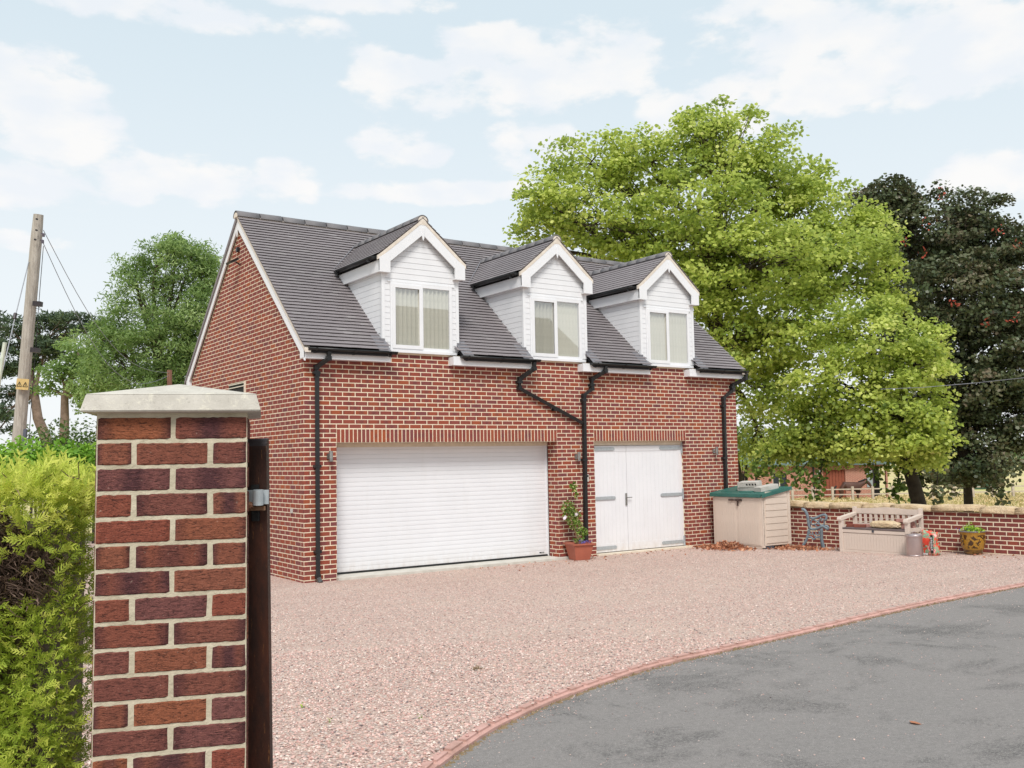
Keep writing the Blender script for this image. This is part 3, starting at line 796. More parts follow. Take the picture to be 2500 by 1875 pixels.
# fascia, soffit, gutters
SEG = [(-.05, 1.475, -.02, 1.56), (2.70, 4.42, 2.83, 4.53), (5.60, 7.34, 5.76, 7.43), (8.45, 10.09, 8.62, 10.16)]
def gutter_mesh(L_, r=.056):
    V = []; F = []; n = 9
    for x in (0, L_):
        for rr in (r, r-.006):
            for k in range(n):
                t = math.pi+math.pi*k/(n-1); V.append((x, math.cos(t)*rr, math.sin(t)*rr))
    for k in range(n-1):
        F.append((k, k+1, 2*n+k+1, 2*n+k)); F.append((n+k+1, n+k, 3*n+k, 3*n+k+1))
    F += [(0, 2*n, 3*n, n), (n-1, 2*n-1, 4*n-1, 3*n-1)]
    c0 = len(V)
    F.append(tuple(range(n))[::-1]); F.append(tuple(2*n+k for k in range(n)))
    me = bpy.data.meshes.new('gutter'); me.from_pydata(V, [], F); me.materials.append(M_BLACK)
    for p in me.polygons: p.use_smooth = len(p.vertices) == 4
    return me
def gutter(p0, p1, parent, brackets=3, r=.056):
    p0 = Vector(p0); p1 = Vector(p1); L_ = (p1-p0).length
    g = obj('gutter', gutter_mesh(L_, r), parent); d = (p1-p0).normalized()
    ang = math.atan2(d.y, d.x); g.matrix_world = Matrix.Translation(p0) @ Matrix.Rotation(ang, 4, 'Z')
    for k in range(brackets):
        t = .12+(L_-.24)*k/max(1, brackets-1)
        c = MB()
        for i in range(8):
            t0 = math.pi+math.pi*i/7
        pts = [(t, math.cos(math.pi+math.pi*i/8)*(r+.004), math.sin(math.pi+math.pi*i/8)*(r+.004)) for i in range(9)]
        for q0, q1 in zip(pts, pts[1:]):
            c.prism([q0, q1, (q1[0]+.03, q1[1], q1[2]), (q0[0]+.03, q0[1], q0[2])], (0, (q0[1]+q1[1])*.04, (q0[2]+q1[2])*.04-.0005))
        c.box((t, r*.2, -r-.035), (t+.03, r+.012, -r+.004))
        b_ = c.build('bracket', M_BLACK, g)
    return g
for i, (f0, f1, g0, g1) in enumerate(SEG):
    bx('fascia', (f0, -.172, 3.545), (f1, -.150, 3.70), M_WHITE, house)
    bx('soffit', (f0, -.150, 3.546), (f1, -.002, 3.560), M_WHITE, house)
    bx('box_end', (f0, -.150, 3.560), (f0+.012, -.002, 3.69), M_WHITE, house)
    bx('box_end', (f1-.012, -.150, 3.560), (f1, -.002, 3.69), M_WHITE, house)
    gutter((g0, -.226, 3.712), (g1, -.226, 3.712), house, 3, .050)
# lead apron pieces beside each dormer foot
for c in DC:
    for sgn in (-1, 1):
        xe = c+sgn*(DHW+.0)
        m = MB(); w_ = .17; x0 = min(xe, xe+sgn*w_); x1 = max(xe, xe+sgn*w_)
        if sgn > 0: x0 -= .05
        else: x1 += .05
        z0 = EZ-.0; m.prism([(x0, EY-.01, z0+.025), (x0, .10, EZ+(.10-EY)*SL+.035), (x0, .10, EZ+(.10-EY)*SL+.028), (x0, EY-.01, z0+.018)], (x1-x0, 0, 0))
        m.box((xe-.045*(1 if sgn < 0 else 1), FY-.012, 3.86), (xe+.045, FY+.10, 3.955))
        m.build('lead_flashing', M_LEAD, house)
# ---------------- downpipes (square)
def pipe(pts, name='downpipe', r=.046, par=house, clips=()):
    m = MB(); m.tube(pts, r, 4); o = m.build(name, M_BLACK, par)
    for (x, y, z) in clips: bx('pipe_clip', (x-.055, y-.036, z-.022), (x+.055, .0-PROUD, z+.022), M_BLACK, o)
    for p in (pts[1:-1] if len(pts) > 2 else []):
        q = Vector(p); bx('pipe_joint', tuple(q-Vector((.038, .038, .034))), tuple(q+Vector((.038, .038, .034))), M_BLACK, o)
    return o
PY = -.055
pipe([(.335, -.232, 3.66), (.335, -.225, 3.55), (.197, PY, 3.42), (.205, PY, 3.30), (.215, PY, .09), (.235, PY-.07, .0)], clips=[(.2, PY, 3.33), (.21, PY, 1.83), (.215, PY, .48)])
pipe([(4.40, -.232, 3.66), (4.40, -.225, 3.54), (4.19, PY, 3.36), (4.175, PY, 3.19), (5.64, PY, 2.56)], clips=[(4.18, PY, 3.30), (5.0, PY, 2.80)])
pipe([(6.11, -.232, 3.66), (6.11, -.225, 3.56), (5.905, PY, 3.41), (5.90, PY, 3.22), (5.695, PY, 3.09), (5.66, PY, .06)], clips=[(5.90, PY, 3.30), (5.69, PY, 3.0), (5.67, PY, 1.85)])
pipe([(10.10, -.232, 3.66), (10.09, -.225, 3.55), (9.86, PY, 3.41), (9.85, PY, 3.30), (9.56, PY, 3.12), (9.53, PY, .08), (9.53, PY-.06, .01)], clips=[(9.85, PY, 3.36), (9.55, PY, 2.95), (9.53, PY, 1.83), (9.53, PY, .45)])

# ---------------- dormers
CP_R = .10
def clip_board(x_or_y0, x1): pass
for di, c in enumerate(DC):
    x0, x1 = c-DHW, c+DHW
    dm = MB()
    # body: cheeks and front backing
    zt = 5.10
    ymax = (zt-EZ)/SL+EY
    for xs in (x0+.012, x1-.022):
        dm.prism([(xs, .0, 3.70+.2), (xs, ymax+.05, zt), (xs, .0, zt)], (.010, 0, 0))
    W0, W1, WZ0, WZ1 = c-.60, c+.62, 3.775, 4.935
    apz = 5.99
    dm.box((x0+.012, FY+.012, 3.76), (W0, .05, WZ1)); dm.box((W1, FY+.012, 3.76), (x1-.012, .05, WZ1))
    dm.prism([(x0+.012, FY+.012, WZ1), (x1-.012, FY+.012, WZ1), (x1-.012, FY+.012, 5.28), (c, FY+.012, apz-.06), (x0+.012, FY+.012, 5.28)], (0, .05, 0))
    dormer = dm.build('dormer', M_WHITE, house)
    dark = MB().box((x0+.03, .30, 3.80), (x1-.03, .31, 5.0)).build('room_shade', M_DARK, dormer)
    # cladding boards
    def board_mesh(L_, H=.098): 
        return mesh_np('cladding_board', [(0, -.003, 0), (L_, -.003, 0), (L_, -.009, .001), (0, -.009, .001), (L_, -.0085, H-.004), (0, -.0085, H-.004), (L_, -.003, H-.0035), (0, -.003, H-.0035)], [(0, 1, 2, 3), (3, 2, 4, 5), (5, 4, 6, 7)], M_WHITE)
    z = 3.80; k = 0
    while z < 5.9:
        H = .10
        def put(a_, b_):
            if b_-a_ < .02: return
            o = obj('cladding_board', board_mesh(b_-a_), dormer); o.location = (a_, FY+.012, z)
        if z+H <= WZ1+.06:
            put(x0+.055, W0-.002); put(W1+.002, x1-.055)
        else:
            hw = min(DHW-.055, max(0, (apz-.10-z)/DS))
            put(c-hw, c+hw)
        z += H
    # cheek boards, cut to the slope of the main roof
    for xs, sg in ((x0, -1), (x1, 1)):
        z = 3.95
        while z < 5.09:
            H = min(.10, 5.10-z); ya = .02; yb0 = (z-EZ)/SL+EY+.02; yb1 = (z+H-EZ)/SL+EY+.02
            if yb0 > ya+.05:
                e = .010
                V = [(sg*.004, ya, z), (sg*.004, yb0, z), (sg*e, ya, z+.001), (sg*e, yb0, z+.001), (sg*e, ya, z+H-.004), (sg*e, yb1-.02, z+H-.004), (sg*.004, ya, z+H-.0035), (sg*.004, yb1, z+H-.0035)]
                F = [(0, 1, 3, 2), (2, 3, 5, 4), (4, 5, 7, 6)]
                if sg > 0: F = [f[::-1] for f in F]
                me = mesh_np('cladding_board', V, F, M_WHITE); o = obj('cladding_board', me, dormer); o.location = (xs+(-sg)*.0, 0, 0)
            z += .10
        bx('corner_trim', (min(xs, xs-sg*.05)-.004, FY-.008, 3.80 if sg > 0 else 3.80), (max(xs, xs-sg*.05)+.004, FY+.06, 5.10), M_WHITE, dormer)
        # strip along the foot of the cheek
        m = MB(); y1_ = ymax
        m.prism([(xs-.004 if sg < 0 else xs-.01, .02, EZ+(.02-EY)*SL+.03), (xs-.004 if sg < 0 else xs-.01, y1_, EZ+(y1_-EY)*SL+.03), (xs-.004 if sg < 0 else xs-.01, y1_, EZ+(y1_-EY)*SL+.065), (xs-.004 if sg < 0 else xs-.01, .02, EZ+(.02-EY)*SL+.065)], (.016 if sg > 0 else .004, 0, 0)); m.build('cheek_trim', M_WHITE, dormer)
    # dormer roof deck
    yb = (DZ-EZ)/SL+EY
    m = MB()
    for sg in (-1, 1):
        ze = DZ-DEH*DS; ye = (ze-EZ)/SL+EY
        p = [(c, -.10, DZ-.03), (c+sg*(DEH-.01), -.10, ze-.03), (c+sg*(DEH-.01), ye+.1, ze-.03), (c, yb+.02, DZ-.03)]
        m.prism(p, (0, 0, -.045))
    m.build('dormer_roof', M_DECK, dormer)
    # dormer tiles laid parallel to the dormer ridge
    for sg in (-1, 1):
        sd_ = Vector((-sg*DCA, 0, DS*DCA)); nd = Vector((sg*DS*DCA, 0, DCA)); ud = Vector((0, 1, 0)) if sg > 0 else Vector((0, -1, 0))
        ncd = int(dsl/tileG)
        for j in range(ncd+1):
            s = dsl-.02-(j+1)*tileG
            if s < -.03: break
            xx = c+sg*(DEH-s*DCA); zz = DZ-DEH*DS+s*DS*DCA
            yend = (zz-EZ)/SL+EY+.03; off = TW/2 if j % 2 else 0
            i = 0
            while True:
                ya = -.135+max(0, i*TW-off); yb_ = -.135+(i+1)*TW-off; i += 1
                if ya > yend: break
                yb_ = min(yb_, yend+.03)
                if yb_-ya < .03: continue
                pp = Vector((xx, ya if sg > 0 else yb_, zz))+nd*.002
                dort.append((Matrix(((ud.x, sd_.x, nd.x, pp.x), (ud.y, sd_.y, nd.y, pp.y), (ud.z, sd_.z, nd.z, pp.z), (0, 0, 0, 1))), yb_-ya))
    # ridge
    drm = ridge_mesh(.30-.016, .112); y = -.13
    while y < yb+.12:
        o = obj('ridge_tile', drm, dormer); o.location = (c, y, DZ-.045); o.rotation_euler = (0, 0, R(90)); y += .30
    n = 12
    MB().prism([(c+math.cos(math.pi*k/n)*.092, -.128, DZ-.05+math.sin(math.pi*k/n)*.088) for k in range(n+1)]+[(c-.06, -.128, DZ-.12), (c+.06, -.128, DZ-.12)], (0, .03, 0)).build('ridge_end', M_BED, dormer)
    # bargeboards (front)
    m = MB(); BH = .846; zb = 6.015; wv = .215; yf = -.125
    for sg in (-1, 1):
        xe = c+sg*BH; zt_ = zb-BH*DS
        m.prism([(c, yf, zb), (xe, yf, zt_), (xe, yf, zt_-wv), (c, yf, zb-wv)], (0, .022, 0))
        xi = xe-sg*.205
        m.prism([(xe, yf-.006, zt_+.005), (xe, yf-.006, 5.075), (xi, yf-.006, 5.075), (xi, yf-.006, zt_+.205*DS-.03)], (0, .03, 0))
        m.box((min(xe, xi), yf+.024, 5.076), (max(xe, xi), FY+.012, 5.088))
    m.build('bargeboard', M_WHITE, dormer)
    MB().prism([(c-.018, yf-.012, zb-.10), (c+.018, yf-.012, zb-.10), (c+.020, yf-.012, zb-.27), (c+.010, yf-.012, zb-.30), (c, yf-.012, zb-.325), (c-.010, yf-.012, zb-.30), (c-.020, yf-.012, zb-.27)], (0, .018, 0)).build('finial', M_WHITE, dormer)
    # verge bedding between board and tiles, thickening downwards, with tile ends showing
    m = MB()
    for sg in (-1, 1):
        xe = c+sg*(DEH-.005)
        m.prism([(c, yf-.004, DZ-.012), (xe, yf-.004, DZ-DEH*DS-.012), (xe, yf-.004, DZ-DEH*DS-.085), (c+sg*.0, yf-.004, zb-.001)], (0, .05, 0))
    m.build('verge_mortar', M_BED, dormer)
    # side fascia, soffit and gutter
    ze = DZ-DEH*DS
    for sg in (-1, 1):
        xf = c+sg*(BH-.004); ye = (5.08-EZ)/SL+EY; ye2 = (5.24-EZ)/SL+EY
        m = MB().prism([(xf, yf+.03, 5.08), (xf, ye+.02, 5.08), (xf, ye2, 5.28), (xf, yf+.03, 5.28)], (-sg*.02, 0, 0)); m.build('fascia', M_WHITE, dormer)
        MB().box((min(xf-sg*.02, c+sg*DHW), yf+.03, 5.082), (max(xf-sg*.02, c+sg*DHW), ye, 5.094)).build('soffit', M_WHITE, dormer)
        xg = c+sg*(BH+.056)
        gutter((xg, yf+.09 if sg < 0 else ye2, ze-.012), (xg, ye2-.02 if sg < 0 else yf+.09, ze-.012), dormer, 2, .052)
    # valleys: pale strip
    for sg in (-1, 1):
        m = MB(); zl = ze; yl = (zl-EZ)/SL+EY
        a0 = Vector((c+sg*(DEH+.02), yl, zl+.025)); a1 = Vector((c+sg*.08, (DZ-.02-EZ)/SL+EY-.03, DZ+.005))
        m.tube([a0, a1], .012, 4); m.build('valley', M_LEAD, dormer)
    # window
    wn = MB(); fr = .055; y0 = FY-.012; y1 = FY+.05
    wn.box((W0, y0, WZ0), (W0+fr, y1, WZ1)); wn.box((W1-fr, y0, WZ0), (W1, y1, WZ1)); wn.box((W0+fr, y0, WZ0), (W1-fr, y1, WZ0+fr)); wn.box((W0+fr, y0, WZ1-fr), (W1-fr, y1, WZ1))
    XMu = c+.005; wn.box((XMu-.03, y0, WZ0+fr), (XMu+.03, y1, WZ1-fr))
    window = wn.build('window', M_WHITE, house)
    # opening sash proud on the left
    s0, s1, sz0, sz1 = W0+.028, XMu+.012, WZ0+.025, WZ1-.028; f2 = .062; m = MB()
    ys = y0-.014
    m.box((s0, ys, sz0), (s0+f2, y0-.0005, sz1)); m.box((s1-f2, ys, sz0), (s1, y0-.0005, sz1)); m.box((s0+f2, ys, sz0), (s1-f2, y0-.0005, sz0+f2)); m.box((s0+f2, ys, sz1-f2), (s1-f2, y0-.0005, sz1))
    m.build('opening_sash', M_WHITE, window)
    obj('pane', mesh_np('pane', [(s0+f2, FY+.006, sz0+f2), (s1-f2, FY+.006, sz0+f2), (s1-f2, FY+.006, sz1-f2), (s0+f2, FY+.006, sz1-f2)], [(0, 1, 2, 3)], M_GLASS), window)
    obj('pane', mesh_np('pane', [(XMu+.03, FY+.006, WZ0+fr), (W1-fr, FY+.006, WZ0+fr), (W1-fr, FY+.006, WZ1-fr), (XMu+.03, FY+.006, WZ1-fr)], [(0, 1, 2, 3)], M_GLASS), window)
    bx('window_sill', (c-.66, FY-.035, WZ0-.045), (c+.69, FY+.05, WZ0-.001), M_WHITE, window)
    bx('head_trim', (W0-.05, FY-.012, WZ1+.001), (W1+.05, FY+.0, WZ1+.022), M_WHITE, window)
    # vertical blinds
    for (bx0, bx1, openb) in ((s0+f2-.02, s1-f2+.02, di == 1), (XMu+.01, W1-fr+.02, False)):
        wv_ = .089; n = max(3, int((bx1-bx0)/(wv_*.86)))
        stp = (bx1-bx0)/n
        ang = R(32 if not openb else 62)
        if di == 1 and not openb: ang = R(20)
        V = [(-wv_/2, 0, 0), (0, .008, 0), (wv_/2, 0, 0), (-wv_/2, 0, 1.07), (0, .008, 1.07), (wv_/2, 0, 1.07)]
        me = mesh_np('blind_slat', V, [(0, 1, 4, 3), (1, 2, 5, 4)], M_BLIND, smooth=True)
        for k in range(n):
            o = obj('blind_slat', me, window); o.location = (bx0+(k+.5)*stp, .018 if di == 1 else .008, 3.83); o.rotation_euler = (0, 0, -ang+R(random.uniform(-3, 3)))
o = stuff_tiles('roof_tiles', allt, roof); o['kind'] = 'stuff'
o = stuff_tiles('dormer_tiles', dort, roof, .017); o['kind'] = 'stuff'

# ---------------- wall fittings (parts of the house)
def wall_light(x, z):
    m = MB().box((x-.03, -.035, z-.045), (x+.03, -PROUD, z+.045)); m.tube([(x, -.035, z), (x, -.075, z)], .014, 8); o = m.build('wall_light', M_STEEL, house)
    m = MB(); m.tube([(x, -.105, z-.085), (x, -.105, z+.085)], .032, 12); m.build('lamp_tube', M_STEEL, o, smooth=False)
for x, z in ((.42, 1.985), (5.50, 1.915), (9.245, 1.985)): wall_light(x, z)
kb = bx('key_box', (5.73, -.035, 1.43), (5.79, -PROUD, 1.57), plain('grey_plastic', srgb(200, 198, 190)), house, bevel=.006); bx('keypad', (5.742, -.0385, 1.52), (5.778, -.0355, 1.555), M_BLACK, kb)
m = MB().box((-.06, 3.06, 5.87), (-PROUD, 3.14, 5.96)); m.build('light_sensor', M_BLACK, house, bevel=.01)
fl = MB(); Mx = Matrix.Translation((-.15, 3.02, 5.67)) @ Matrix.Rotation(R(-28), 4, 'Y') @ Matrix.Rotation(R(8), 4, 'Z'); fl.box((-.10, -.10, -.02), (.08, .10, .02), Mx); fl.tube([(-.10, 3.02, 5.66), (-.01, 3.02, 5.62)], .014, 6)
flo = fl.build('floodlight', M_BLACK, house); MB().box((-.075, -.075, -.026), (.045, .075, -.0205), Mx).build('lamp_glass', plain('floodlight_glass', srgb(205, 205, 200)), flo)
vt = MB().box((-.012, 2.72, 3.13), (-.002, 3.62, 3.40)).build('vent_window', M_DARK, house)
for z in (3.38, 3.32): bx('vent_louvre', (-.03, 2.74, z-.008), (-.012, 3.60, z+.008), plain('pale_frame', srgb(220, 215, 195)), vt)
bx('vent_frame', (-.03, 2.70, 3.13), (-.002, 2.735, 3.40), M_CREAM, vt)
bx('socket_box', (-.025, .44, 1.08), (-PROUD, .50, 1.15), plain('pale_grey_box', srgb(190, 186, 180)), house)

# ================================================================== GARDEN WALL
th = .1012; wu = Vector((math.sin(th), -math.cos(th), 0)); wn_ = Vector((-math.cos(th), -math.sin(th), 0))
W_O = Vector((10.0, -1.659, 0))-wu*(.2093*7); GC = .0767; GT = .802
gw = thing('garden_wall', 'low red brick garden wall topped with rough sandstone coping', 'wall', tuple(W_O))
WF = Frame((0, 0, 0), wu, wn_)
wl = MB().box((0, -.22, -.3), (10.5, 0, GT), WF.M).build('wall_core', M_MORTAR, gw)
bp_ = .2093; cnt = 0; extra = []
FRW = Frame(W_O, wu, wn_)
for k in range(11):
    z = GT-(k+1)*GC+.008
    for s0, s1 in bricks_in([(0, 10.5)], bp_*(.5 if k % 2 else 0), pitch=bp_, gap=.015):
        if s0 < 7.9 and cnt < 290 and s0 > .8:
            o = obj('brick', brick_mesh(s1-s0, GC-.016, M_BRICKW), gw); o.matrix_local = WF.M @ Matrix.Translation((s0, random.uniform(-.001, .001), z)); cnt += 1
        else: extra.append((WF, s0, z, s1-s0, GC-.016))
o = stuff_bricks('brickwork', extra, M_BRICKW, gw); o['kind'] = 'stuff'
s = .0; random.seed(11)
while s < 10.4:
    l = random.uniform(.56, .86); bm = bmesh.new(); bmesh.ops.create_cube(bm, size=1)
    bmesh.ops.subdivide_edges(bm, edges=bm.edges[:], cuts=4, use_grid_fill=True)
    for v in bm.verts:
        x, y, z = v.co; fx = x+.5; yy = y*(.335); zz = z*.115
        if z > .2: yy *= .86; 
        n_ = math.sin(5*fx+s*3+z*5)*.006+math.sin(9*y+s*5)*.005+random.uniform(-.004, .004)
        edge = min(fx, 1-fx); zz -= (.018*(max(0, .12-edge)/.12) if z > 0 else 0)
        v.co = Vector((fx*(l-.012)+.006, -.11+yy+n_*(1 if abs(y) > .3 else .3), zz+(n_*.8 if abs(z) > .3 else 0)))
    me = bpy.data.meshes.new('coping_stone'); bm.to_mesh(me); bm.free(); me.materials.append(M_COPE)
    for p in me.polygons: p.use_smooth = True
    o = obj('coping_stone', me, gw); o.matrix_local = WF.M @ Matrix.Translation((s, 0, GT+.062+random.uniform(-.008, .008))) @ Matrix.Rotation(random.uniform(-.02, .02), 4, 'Y')
    s += l

# ================================================================== GATE PIER
PL_ = np.array((-5.365, -11.465)); PR_ = np.array((-4.970, -11.610)); pd_ = (PR_-PL_)/np.linalg.norm(PR_-PL_); pn = np.array((pd_[1], -pd_[0]))   # outward (to camera)
PW = .424; PTOP = 2.030
pier = thing('gate_pier', 'tall rustic brick gate pier with pale cast stone cap', 'gate pier', (PL_[0], PL_[1], 0))
PF = Frame((0, 0, 0), (pd_[0], pd_[1], 0), (pn[0], pn[1], 0))
FR4 = []
cw = [Vector((0, 0, 0)), PF.u*PW, PF.u*PW-PF.n*PW, -PF.n*PW]
for i in range(4):
    a = cw[i]; b_ = cw[(i+1) % 4]; u_ = (b_-a).normalized(); n_ = Vector((u_.y, -u_.x, 0)); FR4.append(Frame(a, u_, n_))
MB().box((.0, -PW+.0, -.2), (PW-.0, 0, PTOP+.008), PF.M).build('pier_core', M_MORTARP, pier)
def rustic_brick(L_, H, seed):
    r = random.Random(seed); nx_ = max(4, int(L_/.012)); top = []; bot = []
    W = .0045
    V = []; F = []; bu = []
    ys = [0, .004, H-.004, H]
    rows = []
    for j, z in enumerate(ys):
        row = []
        for i in range(nx_+1):
            x = L_*i/nx_; e = min(x, L_-x)
            dz = r.uniform(-.0016, .0016) if j in (0, 3) else 0
            w_ = 0 if j in (0, 3) or i in (0, nx_) else W+r.uniform(-.0009, .0009)
            xx = x+(r.uniform(-.0015, .0015) if i in (0, nx_) else 0)
            row.append(len(V)); V.append((xx, w_, z+dz)); bu.append(x/L_)
        rows.append(row)
    for j in range(3):
        for i in range(nx_): F.append((rows[j][i], rows[j+1][i], rows[j+1][i+1], rows[j][i+1]))
    return mesh_np('brick', V, F, M_BRICKP, {'bu': bu, 'br': np.zeros(len(V))})
PC = .0752; hb = (PW-.0095)/2; k = 0; z = PTOP-PC; seed = 0
qb = PW*.25-.006
while z > .16:
    for fi, fr in enumerate(FR4):
        if fi == 2 and k > 30: continue
        if (k+fi) % 2 == 0: segs = [(0, hb), (hb+.0095, PW)]
        else: segs = [(0, .1005), (.1115, .1115+hb-.002), (PW-.1015, PW)]
        if (k+fi) % 2: segs = [(0, .0985), (.1085, .313), (.3235, PW)]
        for s0, s1 in segs:
            seed += 1; o = obj('brick', rustic_brick(s1-s0, .0655, seed), pier)
            o.matrix_local = fr.M @ Matrix.Translation((s0, -.001, z+.005+random.uniform(-.0008, .0008)))
    z -= PC; k += 1
# cap: tapered band and a low pyramid
m = MB(); c0 = np.array((PW/2, -PW/2)); 
def ring(h, z): return [PF.p(c0[0]+sx*h, c0[1]+sy*h, z) for sx, sy in ((-1, 1), (1, 1), (1, -1), (-1, -1))]
hb_, ht_ = .2525, .2385
r0 = ring(hb_-.03, PTOP+.008); r1 = ring(hb_, PTOP+.012); r2 = ring(ht_, PTOP+.062); r3 = ring(ht_-.002, PTOP+.064); ap = PF.p(c0[0], c0[1], PTOP+.112)
rings = [r0, r1, r2, r3]
V = [v for r_ in rings for v in r_]+[ap]; F = []
for j in range(3):
    for i in range(4): F.append((j*4+i, j*4+(i+1) % 4, (j+1)*4+(i+1) % 4, (j+1)*4+i)[::1])
for i in range(4): F.append((12+i, 12+(i+1) % 4, 16))
F.append((0, 1, 2, 3))
m.add(V, F); me = m.mesh('pier_cap', M_CAP)
bm = bmesh.new(); bm.from_mesh(me); bmesh.ops.recalc_face_normals(bm, faces=bm.faces); bmesh.ops.bevel(bm, geom=[e for e in bm.edges if e.calc_length() > .3], offset=.003, segments=2, affect='EDGES'); bm.to_mesh(me); bm.free()
obj('pier_cap', me, pier)
MB().box((.004, -PW+.004, PTOP), (PW-.004, -.004, PTOP+.0085), PF.M).build('cap_bedding', M_ALGAE, pier)

# ---------------- steel gate seen end-on behind the pier
gt = thing('steel_gate', 'rusty dark steel gate stile with galvanised hinge beside the brick pier', 'gate')
def cpt(u, v, d): return Vector(at(u, v, d))
D_ = 3.04
gb = cpt(628, 1950, D_); gtz = cpt(617, 1070, D_)
axisz = Vector((gtz.x, gtz.y, 0)); tilt = Vector((gb.x-gtz.x, gb.y-gtz.y, gb.z-gtz.z))
gx_ = Vector((rt[0], rt[1], 0)).normalized(); gy_ = Vector((-gx_.y, gx_.x, 0))
top = gtz; bot = gtz+tilt*(gtz.z-.02)/(gtz.z-gb.z)
HWG = .037
m = MB(); nseg = 7; ring_pts = []
rad = .032; back = .06; HWG = .0425
prof = []    # side profile (y from front, z from top): rounded front edge
for k in range(nseg+1):
    t = (math.pi/2)*k/nseg; prof.append((rad-rad*math.sin(t) if False else rad*(1-math.sin(t)), -rad*(1-math.cos(t)) if False else -(rad-rad*math.cos(t))))
pts = [(0.034, 0.0)]+[(rad*(1-math.sin(math.pi/2*k/nseg)), -rad*(1-math.cos(math.pi/2*k/nseg))) for k in range(nseg+1)]
def gpnt(x, y, z):   # z measured down from the top along the lean
    q = top+tilt.normalized()*(-z) if z < 0 else top
    return q+gx_*x+gy_*y
Lg = (bot-top).length
V = []; F = []
for sx in (-HWG, HWG):
    for (y, z) in pts: V.append(gpnt(sx, y, z))
    V.append(gpnt(sx, 0, -Lg)); V.append(gpnt(sx, .034, -Lg))
n = len(pts)+2
for i in range(n): F.append((i, (i+1) % n, n+(i+1) % n, n+i))
F.append(tuple(range(n))); F.append(tuple(range(2*n-1, n-1, -1)))
m.add(V, F); me = m.mesh('gate_stile', M_RUST)
me.materials.append(M_DKSTEEL)
for p in me.polygons:
    p.material_index = 1 if p.center.z > top.z-.028 and len(p.vertices) == 4 and p.area < .01 else 0
bm = bmesh.new(); bm.from_mesh(me); bmesh.ops.recalc_face_normals(bm, faces=bm.faces); bm.to_mesh(me); bm.free()
obj('gate_stile', me, gt)
def onface(u, v, dd=.0): return cpt(u, v, D_-.012-dd)
def plate(name, u0, v0, u1, v1, dd, th_, mat, par=gt, bev=0):
    a = onface(u0, v1, dd); b_ = onface(u1, v0, dd); wdt = (b_-a).dot(gx_); h = b_.z-a.z
    mt = MB().box((0, 0, 0), (wdt, th_, h)).mesh(name, mat, bevel=bev)
    o = obj(name, mt, par); o.matrix_world = Matrix(((gx_.x, gy_.x, 0, a.x), (gx_.y, gy_.y, 0, a.y), (0, 0, 1, a.z), (0, 0, 0, 1))); return o
M_SLOT = plain('slot_black', (.01, .01, .01), None, .6)
plate('slot', 613, 1183, 631, 1198, 0, .01, M_SLOT); plate('slot', 613, 1248, 632, 1273, 0, .012, M_SLOT, bev=.002)
hp = plate('hinge_plate', 598, 1196, 655, 1232, .012, .006, M_GALV, bev=.001)
m = MB(); a = onface(630, 1233, .03); b_ = onface(630, 1196, .03); m.tube([a, b_], .0165, 18); m.build('hinge_barrel', M_GALV, gt, smooth=False)
plate('hinge_strap', 600, 1236, 647, 1247, .02, .006, plain('rusted_zinc', srgb(150, 120, 96), srgb(120, 84, 60), .6, 60, .2, 90, .3), bev=.001)
m = MB(); a = onface(603, 1233, .035); m.tube([a-gx_*.012, a+gx_*.018], .008, 8); m.tube([a+gx_*.004, a+gx_*.012], .012, 6); m.build('hinge_bolt', plain('rusted_bolt', srgb(165, 120, 95), srgb(120, 80, 60), .6, 60), gt)

# ================================================================== FOLIAGE TOOLS
def leaf_mat(name, stops, trans=.45, rough=.5, tcol=None, back=None):
    t = NT(name); r = t.n('ShaderNodeAttribute', attribute_name='br').outputs['Fac']
    c = t.ramp(r, stops)
    d = t.b; t.set(d.inputs['Base Color'], c); d.inputs['Roughness'].default_value = rough; d.inputs['Specular IOR Level'].default_value = .3
    tr = t.n('ShaderNodeBsdfTranslucent'); t.set(tr.inputs[0], t.mix(.5, c, tcol or (.35, .55, .04)))
    mx = t.n('ShaderNodeMixShader'); mx.inputs[0].default_value = trans; t.t.links.new(d.outputs[0], mx.inputs[1]); t.t.links.new(tr.outputs[0], mx.inputs[2]); t.t.links.new(mx.outputs[0], t.out.inputs[0])
    return t.m
def frames(n, up_bias=1.0, spread=.8, dirv=None):
    """random unit normals biased upward, and in-plane axes"""
    nr = rng.normal(0, spread, (n, 3)); nr[:, 2] += up_bias
    if dirv is not None: nr += dirv
    nr /= np.linalg.norm(nr, axis=1)[:, None]
    a = rng.normal(0, 1, (n, 3)); x = np.cross(nr, a); x /= np.linalg.norm(x, axis=1)[:, None]; y = np.cross(nr, x)
    return nr, x, y
LEAF_LOBE = (np.array([(0, -.5, 0), (.42, -.28, .02), (.30, .05, -.05), (.52, .30, -.10), (.0, .55, -.12), (-.52, .30, -.10), (-.30, .05, -.05), (-.42, -.28, .02), (0, 0, .06)], np.float32),
             np.array([(8, 0, 1), (8, 1, 3), (8, 3, 4), (8, 4, 5), (8, 5, 7), (8, 7, 0)], np.int32))
LEAF_DIA = (np.array([(0, -.5, -.04), (.27, 0, 0.02), (0, .5, -.08), (-.27, 0, .02)], np.float32), np.array([(0, 1, 2), (0, 2, 3)], np.int32))
LEAF_MAP = (np.array([(0, -.5, 0), (.50, -.12, -.04), (.30, .38, -.1), (-.42, .30, -.1), (-.46, -.2, -.02)], np.float32), np.array([(0, 1, 2), (0, 2, 3), (0, 3, 4)], np.int32))
LEAF_NAR = (np.array([(0, -.5, 0), (.13, 0, 0.0), (0, .5, 0), (-.13, 0, .0)], np.float32), np.array([(0, 1, 2), (0, 2, 3)], np.int32))
